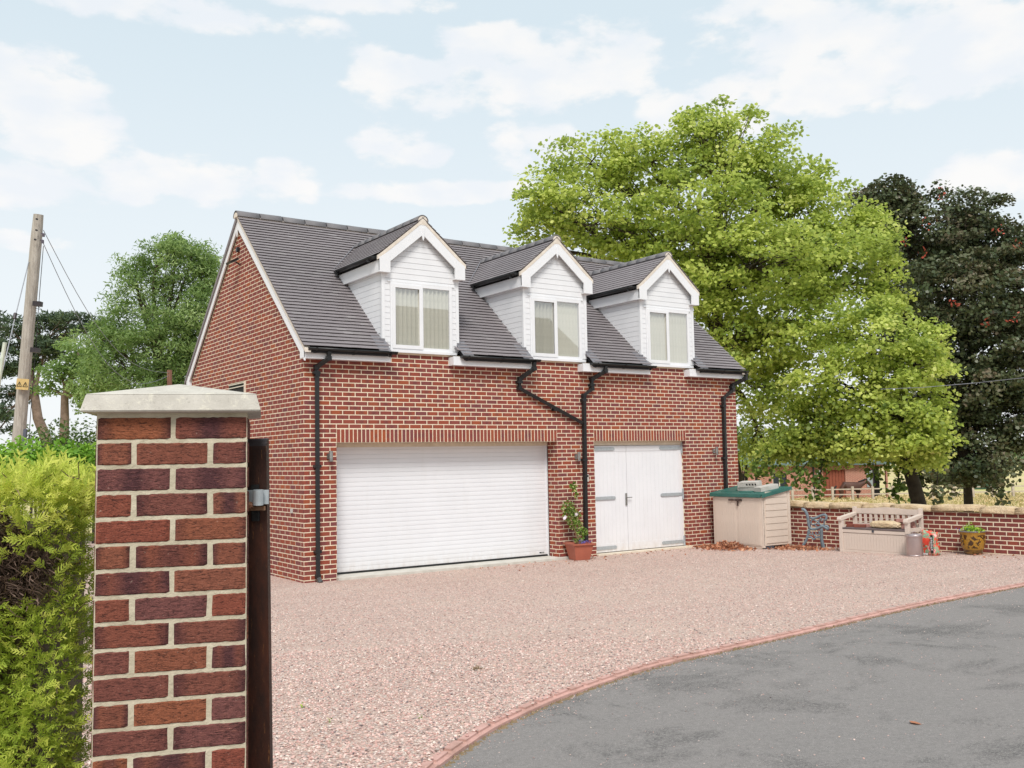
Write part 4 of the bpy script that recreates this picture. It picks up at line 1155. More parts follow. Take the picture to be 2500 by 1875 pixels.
def leaf_mesh(name, P, size, mat, shape=LEAF_LOBE, up_bias=1.0, spread=.8, col=None, dirv=None, asp=1.0):
    n = len(P); LV, LF = shape; nr, x, y = frames(n, up_bias, spread, dirv)
    V = (LV[None, :, 0, None]*x[:, None]+LV[None, :, 1, None]*asp*y[:, None]+LV[None, :, 2, None]*nr[:, None])*np.asarray(size)[:, None, None]+P[:, None]
    Fc = (LF[None]+len(LV)*np.arange(n)[:, None, None]).reshape(-1, 3)
    br = np.repeat(rng.random(n) if col is None else np.clip(col, 0, 1), len(LV))
    return mesh_np(name, V.reshape(-1, 3), Fc, mat, {'br': br})
def clumps_in_lobes(lobes, per, shell=.62):
    """clump centres spread through ellipsoid lobes (c, rx, ry, rz), thick near the surface"""
    out = []; nrm = []
    for (c, rx, ry, rz, w_) in lobes:
        n = max(3, int(per*w_)); d = rng.normal(0, 1, (n, 3)); d /= np.linalg.norm(d, axis=1)[:, None]
        r = 1.12-(1.12-shell)*rng.random(n)**.9; r = np.where(rng.random(n) < .22, r*rng.uniform(.4, 1, n), r)
        out.append(np.array(c)+d*r[:, None]*np.array((rx, ry, rz))); nrm.append(d)
    return np.concatenate(out), np.concatenate(nrm)
M_BARK = plain('bark', srgb(96, 84, 72), srgb(62, 54, 46), .95, 6, 1, 30, world=True)
M_BARKD = plain('dark_bark', srgb(66, 58, 50), srgb(42, 36, 32), .95, 6, 1, 30, world=True)
M_PBARK = plain('pine_bark', srgb(140, 120, 108), srgb(98, 82, 72), .95, 5, 1, 30, world=True)
def curve_pts(a, b_, n=6, sag=0, wob=.0, rs=random):
    a = Vector(a); b_ = Vector(b_); L_ = (b_-a).length; out = []
    o1 = Vector((rs.uniform(-1, 1), rs.uniform(-1, 1), rs.uniform(-.5, .5)))*wob*L_; o2 = Vector((rs.uniform(-1, 1), rs.uniform(-1, 1), rs.uniform(-.5, .5)))*wob*L_
    for i in range(n+1):
        t = i/n; p = a.lerp(b_, t)+o1*math.sin(math.pi*t)+o2*math.sin(2*math.pi*t)*.5; p.z += sag*L_*math.sin(math.pi*t); out.append(p)
    return out
def make_tree(nm, label, cat, base, trunk, lobes, mat, leafsize, per_clump, clumps, shape=LEAF_LOBE, bark=None, group=None, up=1.0, spread=.8, crad=.5, flat=.45, droop=.1, colbias=None, tr=.28, asp=1.0, twigs=.35, extra=None):
    bark = bark or M_BARK
    T = thing(nm, label, cat, tuple(base), group)
    off = -Vector(base)
    tb = MB(); tp = [Vector(p) for p in trunk]; n = len(tp)
    tb.tube([p+off for p in tp], [tr*(1.25 if i == 0 else 1-.55*i/(n-1)) for i in range(n)], 10)
    fork = tp[-1]; mids = []
    for (c, rx, ry, rz, w_) in lobes:
        j = min(n-1, max(1, int(n*.55)+random.randint(0, max(0, n-int(n*.55)-1)))); s_ = tp[j]
        if c[2] < s_.z: s_ = tp[max(1, n//2)]
        pts = curve_pts(s_, Vector(c), 6, .04, .07); r0_ = tr*.42
        tb.tube([p+off for p in pts], [r0_*(1-.78*i/6) for i in range(7)], 6, cap=False); mids.append(pts)
    P, D = clumps_in_lobes(lobes, clumps)
    li = []
    for i, (c, rx, ry, rz, w_) in enumerate(lobes): li += [i]*max(3, int(clumps*w_))
    for i, p in enumerate(P):
        if random.random() < twigs:
            s_ = mids[li[i]][random.randint(3, 6)]; pts = curve_pts(s_, Vector(p), 3, .03, .08)
            tb.tube([q+off for q in pts], [tr*.085, tr*.06, tr*.04, tr*.018], 4, cap=False)
    tb.build('trunk', bark, T, smooth=True)
    nc_ = len(P); k = per_clump
    cr = crad*rng.uniform(.6, 1.3, nc_)
    g = rng.normal(0, 1, (nc_, k, 3)); g /= np.maximum(np.linalg.norm(g, axis=2, keepdims=True), 1e-6); g *= rng.random((nc_, k, 1))**.45
    g *= cr[:, None, None]; g[:, :, 2] = g[:, :, 2]*flat-droop*(g[:, :, 0]**2+g[:, :, 1]**2)/np.maximum(cr[:, None], .1)
    LP = (P[:, None]+g).reshape(-1, 3)
    clcol = rng.normal(0, .16, nc_); col = np.repeat(clcol, k)+rng.random(nc_*k)*.55+.22
    LP = LP-np.array(base)
    dv = np.repeat(D, k, axis=0)*.55
    o = obj('crown', leaf_mesh('crown', LP, leafsize*rng.uniform(.65, 1.2, len(LP)), mat, shape, up, spread, col, dv, asp), T)
    return T
def lobe(u, v, d, ru, rv, depth_scale=1.0, w_=None):
    c = at(u, v, d); rx = ru*d/F_PX; rz = rv*d/F_PX; ry = rx*depth_scale
    r = max(.8, (rx+rz)/2)
    return (tuple(c), (rx+ry)/2, (rx+ry)/2, rz, (w_ if w_ is not None else (rx*rz)**.9))

# ================================================================== HEDGE (golden conifer, left foreground)
hdg = thing('conifer_hedge', 'clipped golden green conifer hedge beside the brick gate pier', 'hedge', (-5.9, -11.3, 0))
hd0 = Vector((PL_[0], PL_[1], 0))+Vector((pd_[0]*-.075, pd_[1]*-.075, 0))-Vector((pn[0], pn[1], 0))*.08
hu = Vector((-pd_[0], -pd_[1], 0)); hn = Vector((pn[0], pn[1], 0))    # hedge runs left from the pier
M_SPR = leaf_mat('conifer_spray', [(0, srgb(112, 132, 56)), (.3, srgb(154, 174, 72)), (.6, srgb(188, 204, 88)), (.85, srgb(212, 220, 102)), (1, srgb(232, 232, 120))], .38, .55, (.52, .68, .10))
M_TWIG = plain('dead_twigs', srgb(150, 126, 112), srgb(104, 84, 74), .95, 30)
M_HIN = plain('hedge_core_brown', srgb(96, 84, 60), srgb(66, 56, 42), .95, 10)  # brown of the bare hedge interior
HT = 1.845
def hp_(x, y, z): return hd0+hu*x+hn*y+Vector((0, 0, z))      # x left along hedge, y toward camera, z up
off = -Vector(hdg.location)
m = MB(); m.prism([hp_(.14, -.16, 0)+off, hp_(3.2, -.16, 0)+off, hp_(3.2, -.16, HT-.14)+off, hp_(.14, -.16, HT-.16)+off], -hn*.9); m.build('hedge_core', M_HIN, hdg)
# one spray: a feathery flat branch
def spray_geo(r, nb=7, L0=.070):
    quads = []
    def twig(p, d, l, w_, side):
        q = p+d*l; s_ = side*w_
        s_ = s_*1.15; quads.append((p-s_, p+s_, q+s_*.55, q-s_*.55))
        return q
    p = Vector((0, 0, 0)); d = Vector((0, 0, 1)); side = Vector((1, 0, 0)); segs = 5
    for i in range(segs):
        d = (d+Vector((r.uniform(-.15, .15), r.uniform(-.15, .15), 0))).normalized(); l = L0/segs
        p2 = twig(p, d, l, .0022*(1-.5*i/segs), side)
        for sg in (-1, 1):
            bd = (d*.8+side*sg*.75+Vector((0, r.uniform(-.35, .35), 0))).normalized(); bl = L0*(.42-.045*i)*r.uniform(.7, 1.2)
            q = p2; bs = bd.cross(Vector((0, 1, 0))).normalized(); q0 = q; half = bd*bl*.5
            quads.append((q-bs*0.0024, q+bs*0.0024, q+half+bs*0.0022, q+half-bs*0.0022)); q1 = q+half
            e = (bd+d*.35).normalized(); es = e.cross(Vector((0, 1, 0))).normalized()
            quads.append((q1-es*0.0023, q1+es*0.0023, q1+e*bl*.5+es*.0009, q1+e*bl*.5-es*.0009))
            for t_ in (.5,):
                b0 = q+bd*bl*t_*.9; e2 = (bd*.6+d*.9*(1 if r.random() < .7 else -.4)).normalized(); s2 = e2.cross(Vector((0, 1, 0))).normalized(); l2 = bl*.36
                quads.append((b0-s2*0.0021, b0+s2*0.0021, b0+e2*l2+s2*.0008, b0+e2*l2-s2*.0008))
        p = p2
    return np.array([[tuple(v) for v in q] for q in quads], np.float32)
SPR = [spray_geo(random.Random(i)) for i in range(6)]
def sprays(P, Dr, scale, col, name, mat):
    Vs = []; brs = []
    for i in range(len(P)):
        G = SPR[i % 6]; d = Dr[i]/np.linalg.norm(Dr[i]); a = rng.normal(0, 1, 3); x = np.cross(d, a); x /= np.linalg.norm(x); y = np.cross(d, x)
        B = np.stack([x, y, d])
        q = (G.reshape(-1, 3)*scale[i])@B+P[i]; Vs.append(q)
        tipc = G.reshape(-1, 3)[:, 2]/.070; brs.append(np.clip(col[i]+(tipc-.4)*.28, 0, 1))
    V = np.concatenate(Vs); Fc = np.arange(len(V)).reshape(-1, 4)
    return mesh_np(name, V, Fc, mat, {'br': np.concatenate(brs)})
nf = 12000; xs = rng.uniform(.0, 1.05, nf); zs = HT-rng.random(nf)**.9*1.28
# bare brown patches
def bare(x, z):
    u = x; b1 = ((u-.30)/.17)**2+((z-1.66)/.075)**2 < 1.1+.5*np.sin(u*40); b2 = ((u-.16)/.11)**2+((z-1.56)/.10)**2 < 1+.4*np.sin(z*60); b3 = ((u-.10)/.10)**2+((z-.84)/.06)**2 < 1; b4 = ((u-.52)/.2)**2+((z-1.67)/.06)**2 < 1
    return b1 | b2 | b3 | b4
bmask = bare(xs, zs); keep = ~bmask | (rng.random(nf) < .07)
xs, zs = xs[keep], zs[keep]; n = len(xs)
ys = -.055+.035*np.sin(xs*9+zs*7)+rng.normal(0, .034, n)-np.clip((.10-xs)/.10, 0, 1)**2*.10
Pn = np.array([hp_(a, b_, c)+off for a, b_, c in zip(xs, ys, zs)])
Dn = np.array([(hn*.9+hu*(rng.normal(0, .55)-(.5 if a < .1 else 0))+Vector((0, 0, rng.normal(.45, .45))))[:] for a in xs])
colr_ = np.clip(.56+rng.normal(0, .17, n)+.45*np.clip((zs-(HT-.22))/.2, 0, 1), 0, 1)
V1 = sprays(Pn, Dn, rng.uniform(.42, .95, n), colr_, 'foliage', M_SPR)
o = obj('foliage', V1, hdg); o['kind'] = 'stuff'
n = 4600; xs = rng.uniform(.0, 1.3, n); ys = rng.uniform(-1.0, -.03, n); zs = HT-.06+.02*np.sin(xs*11)+rng.normal(0, .02, n)-np.clip((.12-xs)/.12, 0, 1)*.05
Pn = np.array([hp_(a, b_, c)+off for a, b_, c in zip(xs, ys, zs)]); Dn = np.array([(Vector((0, 0, 1))+hu*rng.normal(-.15, .3)+hn*rng.normal(.15, .3))[:] for a in xs])
sc_ = rng.uniform(.6, 1.05, n)*np.where(rng.random(n) < .03, 2.0, 1)
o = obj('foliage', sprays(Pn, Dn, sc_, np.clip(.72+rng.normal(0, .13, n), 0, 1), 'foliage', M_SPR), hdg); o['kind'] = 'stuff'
# side facing the pier
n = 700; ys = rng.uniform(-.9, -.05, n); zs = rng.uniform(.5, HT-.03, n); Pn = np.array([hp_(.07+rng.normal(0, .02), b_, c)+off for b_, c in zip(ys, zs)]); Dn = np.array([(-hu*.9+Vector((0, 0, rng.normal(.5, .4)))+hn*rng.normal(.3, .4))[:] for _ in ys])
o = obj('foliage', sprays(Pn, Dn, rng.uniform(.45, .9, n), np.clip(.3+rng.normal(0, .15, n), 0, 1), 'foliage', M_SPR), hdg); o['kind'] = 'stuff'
# dead twigs inside
tw = MB(); cnt = 0
while cnt < 2600:
    x = random.uniform(0, 1.0); z = HT-random.random()*1.3
    if not bare(np.array([x]), np.array([z]))[0] and random.random() > .05: continue
    p = hp_(x, -.13+random.uniform(-.03, .05), z)+off; q = p+hn*random.uniform(.03, .11)+hu*random.uniform(-.05, .05)+Vector((0, 0, random.uniform(-.02, .06))); mid = (p+q)/2+Vector((random.uniform(-.008, .008), random.uniform(-.008, .008), random.uniform(-.008, .008)))
    tw.tube([p, mid, q], [.0024, .0020, .0012], 3, cap=False); cnt += 1
o = tw.build('twigs', M_TWIG, hdg); o['kind'] = 'stuff'

# ================================================================== THINGS BY THE GARAGE
M_SHED = plain('beige_resin', srgb(216, 200, 186), srgb(204, 188, 174), .6, 3, .1, 50)
M_GREEN = plain('green_resin', srgb(52, 108, 98), srgb(44, 92, 86), .45, 6, .1, 60)
M_SHEDFOOT = plain('dark_grey_resin', srgb(74, 76, 84), None, .6)
SX, SY = 8.97, -.21
shed = thing('storage_shed', 'beige plastic storage shed with green lid and double doors against the brick wall', 'storage shed', (SX, SY, .03), rz=R(-90.0-1.0))
# local: x runs along the door face left to right, y goes back (away from the doors), z up
SWd, SD = 1.335, .80
def sh_box(nm, a, b_, mat, par=shed, bevel=0): return bx(nm, a, b_, mat, par, bevel)
m = MB()
# side walls follow the sloping lid
for x in (0, SWd-.03): m.prism([(x, .02, .06), (x, SD, .06), (x, SD, 1.155), (x, .02, 1.035)], (.03, 0, 0))
m.box((.03, SD-.03, .06), (SWd-.03, SD, 1.14)); m.box((.03, .03, .05), (SWd-.03, SD-.03, .08)); m.box((.0, .0, .02), (.05, .05, 1.03)); m.box((SWd-.05, 0, .02), (SWd, .05, 1.03)); m.box((.05, .008, .985), (SWd-.05, .05, 1.03)); m.box((.05, .004, .0), (SWd-.05, .045, .055))
m.build('shed_body', M_SHED, shed)
for (x0, x1) in ((.045, SWd/2-.002), (SWd/2+.002, SWd-.045)):
    d_ = sh_box('door', (x0, -.006, .05), (x1, .022, 1.00), M_SHED, shed, .004)
    npl = 9; wp = (x1-x0-.07)/npl
    pmm = MB().box((.0014, 0, 0), (wp-.0014, .006, .82)).mesh('door_plank', M_SHED)
    for k in range(npl): o = obj('door_plank', pmm, d_); o.location = (x0+.035+k*wp, -.0105, .075)
m = MB(); m.box((SWd/2-.20, -.035, .935), (SWd/2+.14, -.012, .958)); m.box((SWd/2-.20, -.04, .93), (SWd/2-.09, -.01, .963)); m.box((SWd/2+.0, -.042, .925), (SWd/2+.14, -.01, .968)); m.box((SWd/2+.03, -.04, .83), (SWd/2+.052, -.015, .93))
m.build('latch', plain('brown_latch', srgb(78, 60, 54), srgb(60, 46, 42), .5), shed)
slt = MB().prism([(0, .08, 0), (0, SD-.09, 0), (0, SD-.09, .116), (0, .08, .116)], (.014, 0, 0)).mesh('side_panel', M_SHED, bevel=.0015)
for k in range(8):
    o = obj('side_panel', slt, shed); o.location = (SWd-.0005+.001, 0, .105+k*.1285)
sh_box('corner_post', (SWd-.002, SD-.07, .06), (SWd+.010, SD+.006, 1.15), M_SHED)
for x0 in (.0, SWd-.16): sh_box('foot', (x0, .0+.05, -.03), (x0+.16, .30, .05), M_SHEDFOOT)
# lid in two sheets with a turned-down rim
m = MB(); lt = .03
def lidz(y): return 1.045+(y+.03)*.150
m.prism([(-.04, -.035, lidz(-.035)), (-.04, SD+.03, lidz(SD+.03)), (-.04, SD+.03, lidz(SD+.03)+lt), (-.04, -.035, lidz(-.035)+lt)], (SWd+.08, 0, 0))
m.prism([(-.045, -.05, lidz(-.05)-.035), (SWd+.0, -.05, lidz(-.05)-.035), (SWd+.0, -.05, lidz(-.05)+lt+.004), (-.045, -.05, lidz(-.05)+lt+.004)], (0, .018, 0))
lid = m.build('lid', M_GREEN, shed, bevel=.004)
MB().prism([(SWd+.035, -.055, lidz(-.055)-.04), (SWd+.035, SD+.03, lidz(SD+.03)-.03), (SWd+.035, SD+.03, lidz(SD+.03)+lt+.008), (SWd+.035, -.055, lidz(-.055)+lt+.008)], (.02, 0, 0)).build('lid_rim', M_GREEN, shed, bevel=.004)
MB().prism([(-.055, -.03, lidz(-.03)-.03), (-.055, SD+.03, lidz(SD+.03)-.03), (-.055, SD+.03, lidz(SD+.03)+lt+.008), (-.055, -.03, lidz(-.03)+lt+.008)], (.02, 0, 0)).build('lid_rim', M_GREEN, shed, bevel=.004)
for k, xx in enumerate((.12, .62, 1.02)):
    MB().prism([(xx, .12, lidz(.12)+lt), (xx+.3, .12, lidz(.12)+lt), (xx+.3, .62, lidz(.62)+lt), (xx, .62, lidz(.62)+lt)], (0, 0, .008)).build('lid_panel', M_GREEN, shed, bevel=.002)
SM = shed.matrix_basis.copy()
def on_lid(x, y, h=0): return SM @ Vector((x, y, lidz(y)+lt+.008+h))
M_BLOCK = plain('concrete_block', srgb(198, 194, 188), srgb(172, 168, 160), .95, 12, 1, 60)
def block_thing(name, label, x, y, h, dims, rz_, holes=False, pitch=.148):
    p = on_lid(x, y, h); t = thing(name, label, 'concrete block', tuple(p), rz=shed.rotation_euler.z+rz_)
    l, d, hh = dims; m = MB()
    Mx = Matrix.Rotation(math.atan(pitch), 4, Vector((math.cos(-rz_), math.sin(-rz_), 0)))
    if not holes: m.box((-l/2, -d/2, 0), (l/2, d/2, hh), Mx); 
    else:
        # a wall with four square holes showing on the long face
        hs = .042; n_ = 4; pitchx = l*.62/n_; x0 = -l*.06
        m.box((-l/2, -d/2+.03, 0), (l/2, d/2, hh), Mx); m.box((-l/2, -d/2, 0), (l/2, -d/2+.03, hh/2-hs/2), Mx); m.box((-l/2, -d/2, hh/2+hs/2), (l/2, -d/2+.03, hh), Mx)
        xs_ = [x0+i*pitchx for i in range(n_)]; e = -l/2
        for xq in xs_: m.box((e, -d/2, hh/2-hs/2), (xq, -d/2+.03, hh/2+hs/2), Mx); e = xq+hs
        m.box((e, -d/2, hh/2-hs/2), (l/2, -d/2+.03, hh/2+hs/2), Mx)
    m.build('block', M_BLOCK, t)
    if holes:
        hm = MB().box((0, 0, 0), (hs-.001, .004, hs-.001)).mesh('hole', M_SLOT)
        for xq in xs_:
            o = obj('hole', hm, t); o.matrix_local = Mx @ Matrix.Translation((xq+.0005, -d/2+.0245, hh/2-hs/2+.0005))
    return t
block_thing('concrete_block', 'flat grey concrete block lying under the hollow block on the shed lid', .70, .36, 0, (.46, .22, .07), R(6))
block_thing('concrete_block', 'pale concrete block at the left of the green lid, partly under the hollow block', .46, .50, 0, (.26, .22, .085), R(-14))
block_thing('hollow_block', 'light grey hollow concrete block with four holes, topmost on the shed lid', .72, .34, .075, (.44, .215, .10), R(10), True)
block_thing('concrete_block', 'long pale concrete block lying right of the hollow block on the green lid', 1.10, .40, 0, (.22, .46, .085), R(-8))

# fallen leaves
M_DLEAF = leaf_mat('dead_leaf', [(0, srgb(112, 68, 50)), (.4, srgb(164, 104, 76)), (.75, srgb(194, 136, 104)), (1, srgb(218, 172, 138))], .15, .7, (.5, .2, .08))
def pile(cx, cy, n, sx, sy, h, nm, label):
    x = cx+rng.normal(0, sx, n); y = cy+rng.normal(0, sy, n); r = np.exp(-(((x-cx)/sx)**2+((y-cy)/sy)**2)*.5)
    z = np.array([zg(q) for q in y])+.012+h*r*rng.random(n); P = np.stack([x, y, z], 1)
    o = obj(nm, leaf_mesh(nm, P, rng.uniform(.05, .11, n), M_DLEAF, LEAF_DIA, .8, .7)); tag(o, label, 'fallen leaves', kind='stuff')
pile(8.62, -.92, 420, .20, .24, .17, 'leaf_pile', 'heap of brown dead leaves against the shed doors')
pile(8.80, -.30, 170, .22, .20, .05, 'leaf_litter', 'scattered brown leaves between the garage wall and the shed')
pile(9.42, -2.05, 260, .16, .34, .06, 'leaf_litter', 'brown leaves strewn under the cast iron bench end')
pile(9.36, -1.85, 90, .3, .2, .03, 'leaf_litter', 'loose brown leaves beside the shed corner')
x = rng.uniform(3, 9.3, 150); y = -np.abs(rng.normal(0, .5, 150))-.05; P = np.stack([x, y, np.array([zg(q) for q in y])+.012], 1)
o = obj('stray_leaves', leaf_mesh('stray_leaves', P, rng.uniform(.03, .07, 150), M_DLEAF, LEAF_DIA, 1.2, .5)); tag(o, 'stray dead leaves on the gravel along the garage front', 'fallen leaves', kind='stuff')
y = rng.uniform(-7, -1.6, 120); x = 10.0+np.sin(th)*(-(y)-1.6)-.15-np.abs(rng.normal(0, .35, 120)); P = np.stack([x, y, np.array([zg(q) for q in y])+.012], 1)
o = obj('stray_leaves', leaf_mesh('stray_leaves', P, rng.uniform(.03, .07, 120), M_DLEAF, LEAF_DIA, 1.2, .5)); tag(o, 'stray dead leaves on the gravel along the garden wall', 'fallen leaves', kind='stuff')

# ---------------- cast iron bench end
M_IRON = plain('blue_grey_iron', srgb(124, 136, 144), srgb(98, 108, 116), .5, 20, .2, 60, .15)
A0 = Vector((9.50, -2.02, .035)); A1 = Vector((9.76, -2.57, .048)); au_ = Vector((A1.x-A0.x, A1.y-A0.y, 0)).normalized()
be = thing('bench_end', 'blue grey cast iron scrollwork bench end leaning by the garden wall', 'bench end', tuple(A0))
BE = Matrix(((au_.x, -au_.y, 0, 0), (au_.y, au_.x, 0, 0), (0, 0, 1, 0), (0, 0, 0, 1)))
def bp2(cx, cy): return ((cx-350)/1290, 0, (1490-cy)/1255+(cx-350)*.00002)
def bar(nm, pts, r, flat=1.0, sm=3):
    P = [np.array(bp2(*p)) for p in pts]; D = []
    for i in range(len(P)-1):
        p0 = P[max(i-1, 0)]; p1 = P[i]; p2 = P[i+1]; p3 = P[min(i+2, len(P)-1)]
        for k in range(sm):
            t = k/sm; D.append(.5*((2*p1)+(-p0+p2)*t+(2*p0-5*p1+4*p2-p3)*t*t+(-p0+3*p1-3*p2+p3)*t**3))
    D.append(P[-1]); rr = r if not isinstance(r, tuple) else [r[0]+(r[1]-r[0])*i/(len(D)-1) for i in range(len(D))]
    m = MB(); m.tube([BE @ Vector(p) for p in D], [q*1.28 for q in (rr if isinstance(rr, list) else [rr]*len(D))], 6); return m.build(nm, M_IRON, be, smooth=True)
def arc(cx, cy, r, a0, a1, n=9, rend=None):
    rend = r if rend is None else rend
    return [(cx+(r+(rend-r)*i/n)*math.cos(R(a0+(a1-a0)*i/n)), cy-(r+(rend-r)*i/n)*math.sin(R(a0+(a1-a0)*i/n))) for i in range(n+1)]
bar('back_and_seat', [(390, 535), (425, 530), (475, 575), (515, 660), (535, 760), (545, 880), (565, 975), (620, 1018), (720, 1010), (810, 975), (890, 950), (950, 985), (1010, 1015)], .024)
bar('seat_claw', [(930, 940), (990, 945), (1020, 985), (985, 1035)], .020)
bar('armrest', [(590, 745), (680, 755), (790, 715), (880, 680), (950, 672), (985, 705), (980, 770), (945, 805)], .021)
bar('scroll', arc(665, 860, 80, 60, 330, 12, 38), .0115); bar('scroll', arc(740, 925, 50, 20, 300, 10, 22), .0105); bar('scroll', [(665, 790), (760, 830), (820, 900), (870, 945)], .011)
bar('scroll', arc(870, 850, 85, 100, 400, 14, 60), .0115); bar('scroll', arc(880, 800, 40, 0, 270, 8, 20), .010)
bar('rear_leg', [(545, 1010), (525, 1120), (490, 1230), (430, 1350), (345, 1450)], (.019, .025)); bar('front_leg', [(865, 1000), (855, 1120), (850, 1260), (870, 1380), (900, 1490)], (.021, .028)); bar('front_leg_rib', [(830, 1020), (825, 1200), (830, 1330), (850, 1470)], .012)
bar('apron', [(495, 1225), (560, 1205), (610, 1225), (655, 1268), (705, 1230), (760, 1210), (835, 1225)], .014)
bar('scroll', arc(605, 1110, 48, 120, 420, 10, 25), .010); bar('scroll', arc(745, 1110, 58, 60, -220, 10, 30), .010); bar('scroll', [(640, 1130), (680, 1190), (720, 1190)], .010)

# ---------------- storage bench
M_BENCH = plain('beige_bench_resin', srgb(214, 198, 186), srgb(202, 186, 174), .55, 3, .08, 60)
M_BSEAT = plain('brown_seat_lid', srgb(112, 98, 98), srgb(92, 80, 80), .6, 6)
bang = math.atan2(-1.375, .10)
bn = thing('storage_bench', 'beige plastic garden storage bench with slatted back by the wall', 'bench', (9.345, -3.02, .035), rz=bang)
# local x along the front (left to right), y backwards, z up
BW, BD = 1.385, .52
m = MB()
m.box((.06, .02, .06), (BW-.06, BD-.06, .40)); 
m.build('bench_box', M_BENCH, bn)
bx('front_panel', (.075, .004, .055), (BW-.075, .02, .375), M_BENCH, bn)
npl = 22; wp = (BW-.15-.02)/npl; pmm = MB().box((.0016, 0, 0), (wp-.0016, .005, .29)).mesh('panel_board', M_BENCH)
for k in range(npl): o = obj('panel_board', pmm, bn); o.location = (.085+k*wp, .0, .075)
bx('front_rail', (.075, -.006, .385), (BW-.075, .03, .445), M_BENCH, bn, .003); bx('bottom_rail', (.075, -.006, .0), (BW-.075, .03, .06), M_BENCH, bn, .003)
bx('seat_lid', (.065, -.012, .449), (BW-.065, BD-.075, .474), M_BSEAT, bn, .004); bx('lid_catch', (BW/2-.02, -.016, .405), (BW/2+.02, -.005, .45), M_SHEDFOOT, bn)
for x0 in (0, BW-.075):
    bx('front_post', (x0, -.015, -.01), (x0+.075, .055, .60), M_BENCH, bn, .006); bx('back_post', (x0+.005, BD-.06, -.01), (x0+.07, BD, .835), M_BENCH, bn, .006)
    m = MB(); m.prism([(x0-.008, -.05, .625), (x0-.008, -.035, .668), (x0-.008, .05, .675), (x0-.008, BD-.03, .735), (x0-.008, BD-.03, .685), (x0-.008, .03, .605), (x0-.008, -.045, .595)], (.088, 0, 0)); m.build('armrest', M_BENCH, bn, bevel=.004)
    bx('side_rail', (x0+.018, .055, .43), (x0+.055, BD-.06, .50), M_BENCH, bn, .003); bx('side_panel', (x0+.025, .055, .04), (x0+.048, BD-.06, .40), M_BENCH, bn, .003)
m = MB(); pts = []
for i in range(13):
    t = i/12; x = .07+(BW-.14)*t; pts.append((x, BD-.045, .800+.030*math.exp(-((t-.5)/.22)**2)+.008))
pts2 = [(BW-.07, BD-.045, .715), (.07, BD-.045, .715)]
m.prism(pts+pts2, (0, .035, 0)); m.build('top_rail', M_BENCH, bn)
bx('lower_rail', (.07, BD-.045, .49), (BW-.07, BD-.01, .535), M_BENCH, bn)
slm = MB().box((0, 0, 0), (.052, .018, .185)).mesh('back_slat', M_BENCH, bevel=.003)
nsl = 11
for k in range(nsl): o = obj('back_slat', slm, bn); o.location = (.07+(BW-.14)*(k+.72)/(nsl+.45)-.026, BD-.037, .533)
BNM = bn.matrix_basis.copy()
def on_bench(nm, label, cat, x, y, z, dims, rz_, mat, group=None, bevel=.006):
    p = BNM @ Vector((x, y, z)); me = MB().box((-dims[0]/2, -dims[1]/2, 0), (dims[0]/2, dims[1]/2, dims[2])).mesh(nm, mat, bevel=bevel)
    o = obj(nm, me); o.location = p; o.rotation_euler = (0, 0, bang+rz_); tag(o, label, cat, group); return o
M_PAVER = plain('pink_paver', srgb(176, 132, 122), srgb(150, 108, 100), .9, 14, .6, 70); M_PAVER2 = plain('red_paver', srgb(140, 78, 62), srgb(112, 62, 52), .9, 14, .6, 70)
on_bench('loose_brick', 'red brick at the left end of the bench seat', 'brick', .16, .20, .475, (.20, .10, .055), R(12), M_PAVER2)
on_bench('loose_brick', 'red brick on the bench seat, second from the left armrest', 'brick', .34, .16, .475, (.20, .10, .055), R(22), M_PAVER2)
on_bench('loose_brick', 'pale pink brick behind the red ones on the bench seat', 'brick', .42, .31, .475, (.21, .11, .055), R(30), M_PAVER)
on_bench('loose_brick', 'pink brick at the bottom of the stack by the right bench armrest', 'brick', BW-.17, .30, .475, (.22, .11, .06), R(5), M_PAVER)
on_bench('loose_brick', 'pink brick in the middle of the stack by the right bench armrest', 'brick', BW-.18, .30, .536, (.22, .11, .06), R(-8), M_PAVER)
on_bench('loose_brick', 'topmost pink brick of the stack by the right bench armrest', 'brick', BW-.24, .28, .597, (.25, .11, .055), R(10), M_PAVER)
bm = bmesh.new(); bmesh.ops.create_icosphere(bm, subdivisions=3, radius=1)
for v in bm.verts:
    p = v.co; q = Vector((math.copysign(abs(p.x)**.6, p.x)*.29, math.copysign(abs(p.y)**.6, p.y)*.14, math.copysign(abs(p.z)**.7, p.z)*.068)); n_ = 1+.05*math.sin(p.x*9+1)+.04*math.sin(p.y*13+p.x*4)+random.uniform(-.02, .02); v.co = q*n_
me = bpy.data.meshes.new('stone_slab'); bm.to_mesh(me); bm.free(); me.materials.append(M_COPE)
o = obj('stone_slab', me); o.location = BNM @ Vector((.82, .24, .475+.066)); o.rotation_euler = (0, 0, bang+R(3)); tag(o, 'rough cream sandstone slab lying on the bench seat', 'stone')

# ---------------- bin, compost bag, glazed pot, terracotta planter
cb = Vector(at(2236, 1358, 1)); 
def ground_at(u, v):
    d = ray(u, v); # z = -.02*(y+.3)
    t = -(CP[2]+.02*(CP[1]+.3))/(d[2]+.02*d[1]); return CP+d*t
g_ = ground_at(2236, 1359); g_ = g_+np.array((.10, .08, 0))
bi = thing('metal_bin', 'small cylindrical brushed metal bin beside the storage bench', 'bin', tuple(g_))
M_BIN = plain('bin_metal', srgb(196, 180, 178), srgb(170, 156, 156), .32, 3, 0, 60, .75)
MB().lathe([(0, 0), (.132, 0), (.135, .01), (.135, .33)], 28).build('bin_body', M_BIN, bi, smooth=True); MB().lathe([(.14, .32), (.143, .33), (.143, .365), (.138, .372), (.06, .385), (0, .388)], 28).build('bin_lid', M_BIN, bi, smooth=True); MB().lathe([(.137, .0), (.14, .005), (.14, .022), (.136, .025)], 28).build('bin_base_ring', M_BIN, bi, smooth=True)
